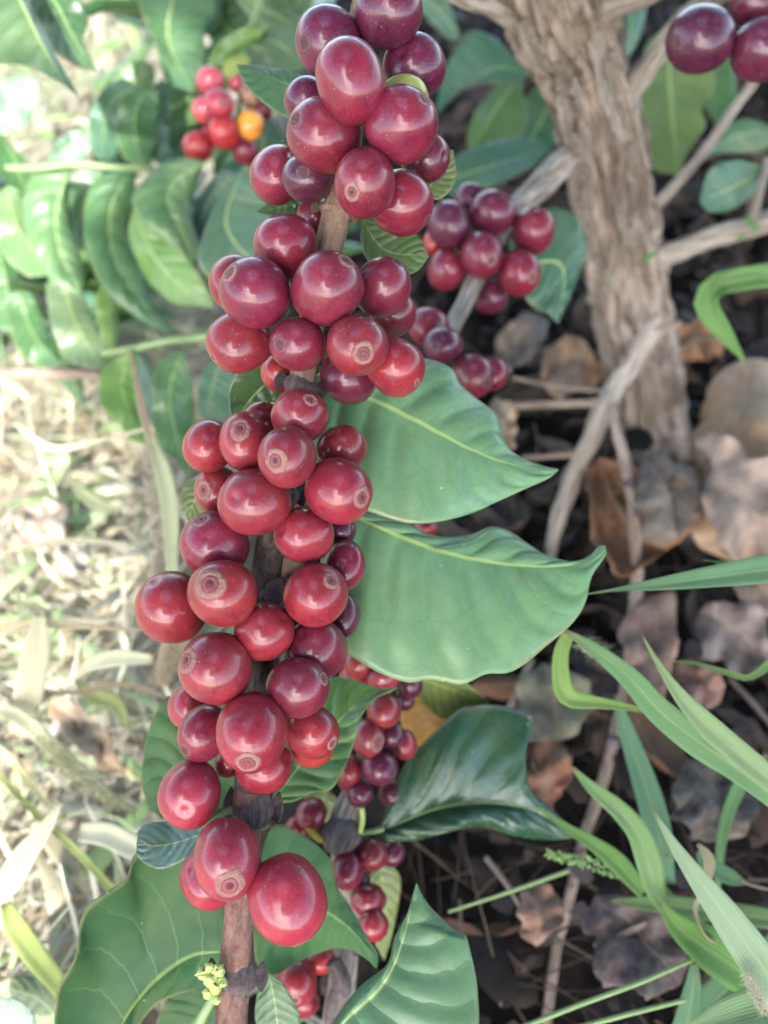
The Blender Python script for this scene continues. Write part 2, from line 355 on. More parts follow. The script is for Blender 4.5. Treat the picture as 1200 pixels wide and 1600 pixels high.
# ------------------------------------------------------------------ THE GROUND
def gh(x, y): return .010*nz(x*7, y*7)+.005*nz(x*23, y*23)+.0025*nz(x*70, y*70, 3)
def ground():
    a = np.concatenate([-np.geomspace(40, 1.1, 12), np.linspace(-1, 1, 181), np.geomspace(1.1, 40, 12)])
    V = [(x, y+.4, gh(x, y+.4)-.012 if max(abs(x), abs(y)) <= 1 else -.012) for y in a for x in a]; n = len(a)
    F = [(i*n+j, i*n+j+1, (i+1)*n+j+1, (i+1)*n+j) for i in range(n-1) for j in range(n-1)]
    m, t, b = mat('soil'); tc = N(t, 'ShaderNodeTexCoord'); v = tc.outputs['Object']
    n1 = noise_n(t, v, 25, 8, .7); n2 = noise_n(t, v, 180, 6, .7); n3 = noise_n(t, v, 3, 4)
    sp = N(t, 'ShaderNodeSeparateXYZ'); t.links.new(v, sp.inputs[0])
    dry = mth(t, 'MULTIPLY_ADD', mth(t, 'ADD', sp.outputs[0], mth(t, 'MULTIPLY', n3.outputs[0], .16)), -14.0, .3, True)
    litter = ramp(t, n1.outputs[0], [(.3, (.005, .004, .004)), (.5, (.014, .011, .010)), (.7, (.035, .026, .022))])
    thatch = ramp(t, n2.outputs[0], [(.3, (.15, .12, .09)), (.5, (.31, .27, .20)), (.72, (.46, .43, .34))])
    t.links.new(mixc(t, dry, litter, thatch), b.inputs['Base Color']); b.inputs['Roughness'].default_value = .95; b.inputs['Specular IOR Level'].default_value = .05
    bump(t, b, mth(t, 'ADD', n1.outputs[0], mth(t, 'MULTIPLY', n2.outputs[0], .4)), 1.0, .006)
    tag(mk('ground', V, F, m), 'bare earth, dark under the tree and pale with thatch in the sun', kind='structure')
ground()
# ------------------------------------------------------------------ THE COFFEE TREE (trunk, limbs, its leaves)
def trunk_pts(): return [P(1016, 712, .512), P(1006, 640, .50), P(990, 520, .478), P(972, 400, .452), P(952, 290, .425), P(933, 190, .398), P(903, 90, .37), P(868, 0, .345), P(835, -120, .31), P(840, -300, .27)]
TB = trunk_pts()[0]
tree = empty('coffee_tree', TB, 'coffee tree with rough peeling tan trunk and pale limbs, rooted in leaf litter', 'tree')
def trunk():
    pts = trunk_pts(); rad = [.0215, .0182, .0172, .0164, .0158, .0156, .0165, .0185, .0195, .02]
    q = np.array([(*tuple(p), r) for p, r in zip(pts, rad)]); rows, seg = 230, 110
    c = cr(q, rows); V, F, UV = [], [], []; tot = 0; prev = None
    for i in range(rows):
        p = Vector(c[i, :3]); tg = (Vector(c[min(i+1, rows-1), :3])-Vector(c[max(i-1, 0), :3])).normalized()
        a = Vector((1, 0, 0)) if prev is None else prev; a = (a-tg*a.dot(tg)).normalized(); prev = a; b = tg.cross(a)
        if i: tot += (p-Vector(c[i-1, :3])).length
        for j in range(seg):
            an = 2*math.pi*j/seg; ca, sa = math.cos(an), math.sin(an)
            r = c[i, 3]
            wr = an+.25*nz(tot*16, ca*1.5, sa*1.5)
            cw, sw = math.cos(wr), math.sin(wr)
            rid = 1-min(1, abs(nz(cw*4.3, sw*4.3, tot*11))*3.2)
            gro = max(0, 1-abs(nz(cw*5.5+20, sw*5.5, tot*13+4))*7)
            rid2 = 1-abs(nz(cw*9+5, sw*9, tot*26))*2.0
            big = nz(cw*1.2+9, sw*1.2, tot*9)
            st = nz(cw*6+2, sw*6, tot*40)
            step = .0014*max(0, min(1, (st-.05)*9))
            r += .0040*big+.0016*nz(cw*2.6, sw*2.6+5, tot*34)+.0022*rid+.0018*rid2-.0040*gro+step*1.4+.0007*nz(cw*25, sw*25, tot*120)
            V.append(p+(a*ca+b*sa)*r); UV.append((abs(j/seg*2-1), tot*10))
    for i in range(rows-1):
        for j in range(seg): F.append((i*seg+j, i*seg+(j+1) % seg, (i+1)*seg+(j+1) % seg, (i+1)*seg+j))
    mk('trunk', V, F, M['trunk'], tree, UV)
trunk()
def limb(pts, px, name='limb', m='limb', ns=.16, rows=70, seg=26, nf=38, parent=None, lump=.12):
    q = [P(a, b, d) for a, b, d in pts]; r = [w*K*p[2] for w, p in zip(px, pts)]
    return tube(name, parent or tree, M[m], q, r, seg, rows, ns=ns, nf=nf, lump=lump)
limb([(930, 235, .405), (885, 252, .392), (835, 300, .372), (785, 350, .356), (742, 440, .336), (703, 520, .322), (690, 560, .318)], [24, 22, 20, 17, 14, 13, 11])
limb([(985, 410, .45), (1040, 398, .446), (1110, 372, .44), (1200, 346, .432), (1330, 300, .42)], [20, 17, 16, 17, 16])
limb([(965, 165, .375), (1000, 120, .365), (1035, 75, .35), (1075, 25, .335), (1130, -10, .315), (1230, -60, .29)], [22, 18, 17, 16, 15, 14])
limb([(985, 355, .44), (1030, 315, .44), (1094, 245, .435), (1150, 165, .43), (1182, 120, .42), (1230, 20, .41)], [9, 9, 8, 8, 8, 8], ns=.06)
limb([(870, 60, .352), (805, 12, .338), (740, -6, .325), (660, -30, .31)], [44, 30, 22, 18])
limb([(895, 40, .35), (950, 8, .335), (1010, -10, .325), (1090, -60, .31)], [30, 22, 18, 14])
limb([(1200, 250, .425), (1190, 290, .42), (1180, 330, .42), (1175, 352, .425)], [7, 6, 6, 5], ns=.04, name='twig')
def flake(pts, w, lift, seed):
    q = [P(a, b, d) for a, b, d in pts]
    V, F, UV = ribbon_geo(q, [x*K*pts[0][2] for x in w], tilt=lift, fold=.35, rows=20)
    V = [v+Vector((nz(v.x*150, v.y*150, seed), nz(v.y*150, v.z*150, seed+5), 0))*.0018 for v in V]
    mk('bark_flake', V, F, M['limb' if seed % 3 == 1 else 'trunk'], tree, UV, solid=.0012)
flake([(925, 38, .338), (936, 90, .348), (950, 140, .360), (968, 200, .376), (985, 262, .394)], [12, 15, 13, 11, 3], .35, 1)
flake([(955, 80, .343), (975, 150, .36), (998, 230, .384), (1015, 330, .41), (1018, 372, .425)], [5, 10, 11, 7, 2], -.5, 2)
flake([(905, 285, .402), (915, 340, .414), (922, 385, .424), (936, 424, .434)], [7, 8, 6, 2], .5, 3)
flake([(868, 120, .355), (880, 170, .366), (888, 230, .383)], [5, 7, 2], .3, 4)
flake([(985, 300, .40), (1000, 370, .42), (1012, 440, .44)], [6, 8, 2], -.3, 5)
flake([(820, 30, .325), (835, 70, .333), (850, 120, .346)], [6, 8, 2], .4, 6)
for i in range(26):
    t = rnd.uniform(.05, .9); y = 40+640*t; x = 890+150*t+rnd.uniform(-42, 48); d = .338+.155*t-.004
    L = rnd.uniform(25, 55)
    flake([(x, y, d), (x+L*.13, y+L*.5, d+L*.00012), (x+L*.24, y+L, d+L*.00024)], [2, rnd.uniform(4, 7), 1.5], rnd.uniform(-.5, .5), 10+i)
def knob(name, parent, m, p, r, sc=(1, 1, 1), amp=.25, col=None):
    V, F = [], []; ns, nr = 14, 9
    for i in range(nr+1):
        th = math.pi*i/nr
        for j in range(ns):
            ph = 2*math.pi*j/ns; v = Vector((math.sin(th)*math.cos(ph), math.sin(th)*math.sin(ph), math.cos(th)))
            v *= 1+amp*nz(v.x*2.1+p.x*900, v.y*2.1+p.y*900, v.z*2.1)
            V.append(p+Vector((v.x*sc[0], v.y*sc[1], v.z*sc[2]))*r)
    for i in range(nr):
        for j in range(ns): F.append((i*ns+j, (i+1)*ns+j, (i+1)*ns+(j+1) % ns, i*ns+(j+1) % ns))
    return mk(name, V, F, m, parent, [(v.x*20, v.z*20) for v in V], color=col)
G1, G2, G3 = (.060, .145, .050), (.038, .105, .048), (.095, .19, .045)
BL, OL, YG = (.050, .135, .085), (.12, .165, .05), (.22, .27, .05)
def tl(*a, **k): return traced('leaf', tree, *a, **k)
tl(M['leaf_dark'], (.030, .095, .065), .375, [(800, 430), (840, 410), (880, 420), (872, 505)], [(800, 370), (850, 326), (894, 333), (917, 382), (904, 432)], [(830, 478), (853, 488)], tip=-6, wave=2.5, puff=1.6)
tl(M['leaf'], BL, .47, [(690, 285), (760, 262), (859, 232)], [(705, 250), (772, 221), (831, 217)], [(714, 306), (795, 281), (840, 254)], eu=-8, el=8, wave=1)
tl(M['leaf'], BL, .50, [(830, 118), (770, 108), (680, 178)], [(800, 85), (770, 58), (730, 50), (695, 110)], [(790, 130), (760, 130), (718, 142)], eu=-6, el=6, wave=2)
tl(M['leaf'], G1, .54, [(812, 120), (775, 170), (735, 236)], [(780, 130), (745, 170), (730, 216)], [(825, 190), (800, 225), (765, 238)], eu=4, el=-4)
tl(M['leaf'], G2, .55, [(870, 130), (850, 180), (815, 240)], [(830, 140), (810, 190)], [(880, 190), (860, 235)], eu=4, el=-4)
tl(M['leaf'], (.045, .125, .065), .45, [(985, -20), (985, 40), (968, 112)], [(945, 10), (948, 50), (955, 90)], [(1010, 0), (1005, 40), (995, 70)], eu=4, el=-6)
tl(M['leaf'], (.105, .165, .045), .50, [(1047, 40), (1046, 120), (1052, 200), (1060, 274)], [(1010, 70), (1000, 140), (1001, 200), (1020, 262)], [(1100, 80), (1118, 130), (1096, 166), (1103, 196), (1079, 232)], eu=-3, el=4, wave=2, puff=1.2)
tl(M['leaf'], BL, .425, [(1196, 262), (1150, 290), (1093, 316)], [(1180, 256), (1146, 249), (1108, 266)], [(1184, 297), (1146, 327), (1110, 332)], eu=5, el=-5, wave=.8)
tl(M['leaf_dark'], G2, .53, [(1095, 245), (1150, 212), (1225, 205)], [(1110, 215), (1160, 185)], [(1130, 240), (1190, 236)], eu=2, el=-4)
tl(M['leaf'], G1, .56, [(1060, 10), (1100, 120), (1130, 215)], [(1060, 60), (1085, 140)], [(1130, 60), (1150, 150)], eu=2, el=-4)
tl(M['leaf'], BL, .50, [(720, 60), (690, 20), (640, -30)], [(700, 0), (660, -30)], [(700, 60), (660, 20)], eu=2, el=-4)
for (x, y) in ((1003, 407), (1010, 402), (1166, 352), (1172, 360), (1160, 344), (1150, 372)):
    traced('sprout_leaf', tree, M['leaf'], (.10, .24, .07), .415 if y > 380 else .412, [(x, y), (x+8, y-3), (x+15, y-6)], [(x+6, y-7), (x+12, y-9)], [(x+6, y+3), (x+12, y)], n=8, k=3, wave=.2, puff=.1)
# ------------------------------------------------------------------ THE FRUITING BRANCH
D0 = .206
SPT = [(560, -160), (575, -40), (560, 60), (548, 170), (538, 270), (524, 345), (503, 430), (484, 520), (472, 600), (452, 690), (436, 780), (420, 870), (411, 950), (404, 1050), (398, 1140), (391, 1230), (382, 1320), (375, 1400), (370, 1480), (364, 1550), (358, 1640), (350, 1760)]
branch = empty('fruiting_branch', P(SPT[-1][0], SPT[-1][1], D0), 'long brown coffee branch crowded with ripe cherries, broad green leaves fanned behind it', 'branch')
def seg_stem(i0, i1, w, m):
    pts = [P(x, y, D0) for x, y in SPT[i0:i1+1]]
    tube('stem', branch, M[m], pts, [q*K*D0 for q in w], 26, 60, ns=.05, nf=60, lump=.06)
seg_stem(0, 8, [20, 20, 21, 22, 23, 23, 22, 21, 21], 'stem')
seg_stem(8, 15, [22, 22, 23, 23, 24, 23, 23, 25], 'stemshade')
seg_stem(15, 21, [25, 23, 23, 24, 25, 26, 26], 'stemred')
def node_ring(x, y, w, h, m='node'):
    p = P(x, y, D0)
    i = min(range(len(SPT)-1), key=lambda k: abs(SPT[k][1]-y)); tg = (P(*SPT[i+1], D0)-P(*SPT[i], D0)).normalized()
    L = h*K*D0; r = w*K*D0
    nd = tube('node', branch, M[m], [p-tg*L, p-tg*L*.55, p, p+tg*L*.5, p+tg*L], [r*.78, r*.92, r*1.10, r*.98, r*.78], 24, 26, ns=.14, nf=120, lump=.15)
    a = tg.cross(CZ).normalized()
    for s in (-1, 1):
        q = p+a*(r*1.0*s)
        V, F, UV = ribbon_geo([q+tg*L*.5, q-tg*L*.2+a*(r*.25*s), q-tg*L*1.1+a*(r*.35*s)], [r*.55, r*.45, r*.05], fold=.5, rows=10)
        mk('stipule', V, F, M[m], nd, UV, solid=.0003)
node_ring(427, 925, 27, 24); node_ring(396, 1262, 28, 26); node_ring(369, 1524, 30, 22); node_ring(470, 602, 25, 14); node_ring(438, 770, 26, 22); node_ring(404, 1100, 27, 22); node_ring(524, 330, 23, 10, 'stem')
def bl(*a, name='leaf', **k): return traced(name, branch, *a, **k)
# the two big leaves right of the stem
bl(M['leaf'], (.145, .285, .145), .224, [(488, 590), (577, 622), (655, 660), (720, 695), (770, 717), (820, 731), (872, 734)],
   [(520, 572), (600, 556), (664, 560), (704, 576), (720, 602), (752, 628), (775, 646), (784, 676), (795, 702), (820, 719), (848, 730)],
   [(490, 650), (495, 740), (540, 785), (574, 799), (612, 811), (648, 818), (690, 814), (736, 802), (776, 784), (820, 764), (856, 748)],
   n=64, k=26, base=4, tip=-4, arch=3, eu=-11, el=5, wave=1.3, puff=1.4, bow=1.2, NV=8)
bl(M['leaf'], (.145, .285, .140), .226, [(520, 800), (560, 810), (604, 828), (676, 856), (728, 870), (776, 879), (826, 884), (882, 884), (925, 872), (945, 853)],
   [(545, 797), (600, 806), (640, 818), (668, 835), (704, 840), (736, 837), (768, 824), (800, 833), (828, 852), (856, 870), (896, 881), (918, 874), (936, 855)],
   [(505, 850), (500, 930), (525, 1000), (560, 1032), (600, 1054), (640, 1066), (668, 1061), (692, 1064), (724, 1069), (760, 1053), (790, 1052), (816, 1040), (850, 1012), (892, 976), (914, 942), (924, 902), (946, 868)],
   n=70, k=26, base=4, tip=-3, arch=2, eu=-9, el=9, wave=1.4, puff=1.5, bow=1.6, NV=8)
bl(M['leaf_dark'], (.045, .105, .035), .224, [(470, 600), (430, 590), (380, 640), (372, 700)], [(440, 570), (390, 568), (365, 590), (358, 630)], [(470, 640), (440, 665), (400, 690)], eu=3, el=-3)
bl(M['leaf'], (.085, .185, .050), .232, [(425, 1255), (470, 1195), (520, 1138), (565, 1096), (624, 1074)], [(440, 1150), (480, 1080), (517, 1060), (542, 1059), (567, 1067), (592, 1076)], [(460, 1252), (487, 1238), (515, 1235), (535, 1207), (552, 1165), (561, 1130), (571, 1110), (590, 1090)], n=44, k=16, tip=-10, eu=-5, el=5, wave=1.2, puff=.9)
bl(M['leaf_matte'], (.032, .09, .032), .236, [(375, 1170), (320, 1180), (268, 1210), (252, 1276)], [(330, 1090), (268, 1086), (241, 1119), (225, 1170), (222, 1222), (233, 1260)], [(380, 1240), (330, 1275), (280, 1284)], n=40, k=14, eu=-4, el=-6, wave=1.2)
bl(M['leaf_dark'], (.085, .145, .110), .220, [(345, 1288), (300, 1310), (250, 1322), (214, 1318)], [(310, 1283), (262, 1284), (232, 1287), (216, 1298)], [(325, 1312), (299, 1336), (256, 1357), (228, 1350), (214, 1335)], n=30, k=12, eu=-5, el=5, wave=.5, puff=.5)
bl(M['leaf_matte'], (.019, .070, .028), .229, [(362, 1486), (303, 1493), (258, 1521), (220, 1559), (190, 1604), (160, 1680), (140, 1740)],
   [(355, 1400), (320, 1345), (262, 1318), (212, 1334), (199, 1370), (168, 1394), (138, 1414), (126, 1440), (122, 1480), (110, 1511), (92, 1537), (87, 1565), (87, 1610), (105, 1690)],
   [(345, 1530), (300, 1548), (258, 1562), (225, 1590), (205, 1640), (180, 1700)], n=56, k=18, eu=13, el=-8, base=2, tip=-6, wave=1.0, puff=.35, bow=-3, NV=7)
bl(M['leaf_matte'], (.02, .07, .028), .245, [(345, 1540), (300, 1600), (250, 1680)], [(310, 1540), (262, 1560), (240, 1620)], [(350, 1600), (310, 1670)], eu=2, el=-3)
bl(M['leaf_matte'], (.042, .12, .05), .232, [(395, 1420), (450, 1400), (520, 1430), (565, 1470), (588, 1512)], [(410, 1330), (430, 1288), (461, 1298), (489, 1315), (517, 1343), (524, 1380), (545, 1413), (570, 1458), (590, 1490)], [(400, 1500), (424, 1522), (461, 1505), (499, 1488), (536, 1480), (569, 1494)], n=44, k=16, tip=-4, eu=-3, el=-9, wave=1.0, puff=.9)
bl(M['leaf'], (.10, .21, .105), .205, [(505, 1640), (541, 1590), (597, 1536), (628, 1470), (651, 1381)], [(520, 1600), (560, 1545), (605, 1508), (618, 1464), (640, 1425)], [(600, 1720), (700, 1700), (744, 1620), (747, 1557), (741, 1511), (728, 1460), (722, 1463), (686, 1432), (662, 1404)], n=50, k=18, tip=-14, eu=-4, el=6, wave=.8, puff=.6, bow=2)
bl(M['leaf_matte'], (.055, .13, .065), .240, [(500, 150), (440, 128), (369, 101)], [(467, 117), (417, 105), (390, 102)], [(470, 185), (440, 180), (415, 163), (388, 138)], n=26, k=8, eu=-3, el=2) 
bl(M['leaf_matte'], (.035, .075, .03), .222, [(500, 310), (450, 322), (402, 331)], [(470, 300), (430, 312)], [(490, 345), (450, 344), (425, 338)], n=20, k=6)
bl(M['leaf'], (.12, .15, .03), .222, [(350, 740), (310, 770), (295, 814)], [(322, 737), (287, 762), (284, 790)], [(350, 790), (320, 820)], n=22, k=8, eu=-2, el=3)
bl(M['leaf'], (.10, .16, .05), .225, [(560, 330), (600, 390), (670, 400)], [(600, 350), (650, 365)], [(570, 400), (610, 430), (650, 425)], n=22, k=8)
bl(M['leaf'], (.16, .20, .07), .221, [(660, 310), (680, 280), (708, 235)], [(650, 270), (680, 235)], [(690, 310), (712, 280)], n=20, k=7)
bl(M['leaf'], (.07, .16, .06), .232, [(420, 1520), (430, 1570), (440, 1660)], [(405, 1540), (400, 1600)], [(445, 1540), (470, 1600)], n=20, k=7)
# green shoot and pale buds at the lowest node
tube('green_shoot', branch, M['green'], [P(345, 1538, .204), P(330, 1565, .204), P(312, 1600, .205), P(295, 1660, .206)], [.0008, .0011, .0012, .0012], 10, 20)
for dx, dy, r, e in ((0, 0, 9, 1.4), (-12, -8, 7, 1.2), (10, -12, 8, 1.3), (6, 12, 8, 1.6), (-5, 20, 6, 1.6), (14, 4, 7, 1.2), (-2, -16, 6, 1.5), (8, 30, 5, 2)):
    knob('flower_bud', branch, M['bud'], P(330+dx*1.1, 1530+dy*1.1, .2005), r*K*.25, (1, 1, e), .5)
V, F, UV = ribbon_geo([P(332, 1520, .2), P(318, 1522, .199), P(304, 1524, .199)], [.0007, .0006, .0001], rows=8); mk('bract', V, F, M['bud'], branch, UV, solid=.0002)
# ------------------------------------------------------------------ CHERRIES
def body_z(r): return 1.0-.50*r*r-.16*r**4-.34*r**10 if False else math.sqrt(max(0, 1-(.93*r)**2.1))-.0
def cherry_mesh(v):
    rr = random.Random(v); V, F = [], []; seg, rings = 44, 30
    sx = rr.uniform(0, 50); sq = rr.uniform(2.05, 2.25)
    for i in range(rings+1):
        th = math.pi*i/rings; s, c = math.sin(th), math.cos(th)
        e = 2/sq; r = abs(s)**e; z = math.copysign(abs(c)**e, c)
        if i == rings: r = 0
        if i == 0: r = 0
        z -= .05*math.exp(-(r/.16)**2)*(1 if c < 0 else 0)*-1.4
        for j in range(seg):
            a = 2*math.pi*j/seg; d = Vector((math.cos(a), math.sin(a), z))
            k = 1+.055*nz(d.x*.9+sx, d.y*.9, z*.9)*min(1, r*2.5)+.012*nz(d.x*2.1+sx, d.y*2.1, z*2)*min(1, r*2)
            V.append((math.cos(a)*r*k, math.sin(a)*r*k, z))
    for i in range(rings):
        for j in range(seg): F.append((i*seg+j, (i+1)*seg+j, (i+1)*seg+(j+1) % seg, i*seg+(j+1) % seg))
    me = bpy.data.meshes.new('cherry'); me.from_pydata(V, [], F); me.materials.append(M['skin'])
    me.polygons.foreach_set('use_smooth', [True]*len(me.polygons))
    return me, sq
CH = [cherry_mesh(i) for i in range(6)]
def eye_mesh(sc, v, sq, dark=False):
    rr = random.Random(v*13+int(sc*100)); e = 2/sq
    def bz(r): s = min(1, r)**(1/e); return (1-s*s)**(.5*e)
    prof = [(0, .030, 2), (.035, .026, 2), (.06, .002, 2), (.085, -.004, 2), (.11, .008, 1), (.135, .016, 1), (.165, .010, 1), (.18, .004, 2), (.20, .016, 0), (.235, .022, 0), (.275, .017, 0), (.30, .010, 0), (.315, .002, 1), (.34, -.012, 1)]
    if v % 3 == 1: prof = [(0, .004, 2), (.04, .012, 1), (.075, .016, 1), (.105, .002, 2), (.13, .010, 1), (.17, .018, 1), (.19, .006, 2), (.215, .02, 0), (.245, .026, 0), (.29, .014, 0), (.31, .004, 1), (.34, -.012, 1)]
    if dark: prof = [(r, dz*1.2, 1 if mi == 0 or (mi == 1 and r > .2) else 2) for r, dz, mi in prof]
    seg = 30; V, F, fm = [], [], []
    for r, dz, mi in prof:
        for j in range(seg):
            a = 2*math.pi*j/seg; q = r*sc*(1+.16*nz(math.cos(a)*1.3+v*3, math.sin(a)*1.3, r*5))
            V.append((q*math.cos(a), q*math.sin(a), bz(q)+dz*(.8+.4*nz(math.cos(a)*2, math.sin(a)*2, v+r*9)))); 
    for i in range(len(prof)-1):
        for j in range(seg): F.append((i*seg+j, (i+1)*seg+j, (i+1)*seg+(j+1) % seg, i*seg+(j+1) % seg)); fm.append(prof[i+1][2])
    me = bpy.data.meshes.new('eye'); me.from_pydata(V, [], F)
    for m in (M['cork'], M['eye_in'], M['eye_dark']): me.materials.append(m)
    me.polygons.foreach_set('use_smooth', [True]*len(me.polygons)); me.polygons.foreach_set('material_index', fm)
    return me
EYES = {}
COLS = {'P': (.086, .010, .030), 'K': (.052, .010, .025), 'M': (.158, .013, .028), 'R': (.212, .019, .025), 'B': (.34, .026, .026), 'S': (.30, .024, .040), 'O': (.62, .24, .030), 'Y': (.36, .38, .09), 'W': (.32, .17, .08), 'V': (.36, .05, .06)}
NC = [0]
def cherry(px, py, rx, ry, eye, es, col, d, label, group):
    i = NC[0]; NC[0] += 1; rr = random.Random(i*7+3); v = i % 6
    if eye:
        u, w = (eye[0]-px)/rx, -(eye[1]-py)/ry; q = math.hypot(u, w)
        if q > .985: u, w = u/q*.985, w/q*.985
        a = Vector((u, w, math.sqrt(max(.02, 1-u*u-w*w))))
    else:
        a = Vector((rr.uniform(-.8, .8), rr.uniform(-.9, .2), rr.uniform(-.8, -.35)))
    a.normalize(); ax = CX*a.x+CY*a.y+CZ*a.z
    X = (CX-ax*CX.dot(ax)); X = X.normalized() if X.length > .15 else (CZ-ax*CZ.dot(ax)).normalized()
    Y = ax.cross(X); Rm = Matrix((X, Y, ax)).transposed()
    s = K*d; m3 = ((rx*s), (ry*s), (rx+ry)/2*s)
    sc = [math.sqrt(sum((m3[k]*A.dot((CX, CY, CZ)[k]))**2 for k in range(3))) for A in (X, Y, ax)]
    me, sq = CH[v]
    o = bpy.data.objects.new('coffee_cherry', me); COL.objects.link(o)
    q9 = rr.uniform(.96, 1.04); sc = [sc[0]*q9, sc[1]/q9, sc[2]*rr.uniform(1.0, 1.07)]
    o.matrix_world = Matrix.Translation(P(px, py, d)) @ Rm.to_4x4() @ Matrix.Diagonal((*sc, 1))
    c = COLS[col]; j = rr.uniform(.88, 1.12); c = (c[0]*j, c[1]*rr.uniform(.85, 1.2), c[2]*rr.uniform(.85, 1.15)); o.color = (*c, 1)
    tag(o, label, 'coffee cherry', group)
    if eye:
        key = (round(es, 1), v, col in 'PK' or (col == 'M' and i % 3 == 0))
        if key not in EYES: EYES[key] = eye_mesh(key[0], v, sq, key[2])
        e = bpy.data.objects.new('eye', EYES[key]); COL.objects.link(e); e.parent = o; e.color = (c[0]*.75, c[1]*1.3, c[2]*1.2, 1)
    return o
GM = 'ripe cherries crowded along the main branch'
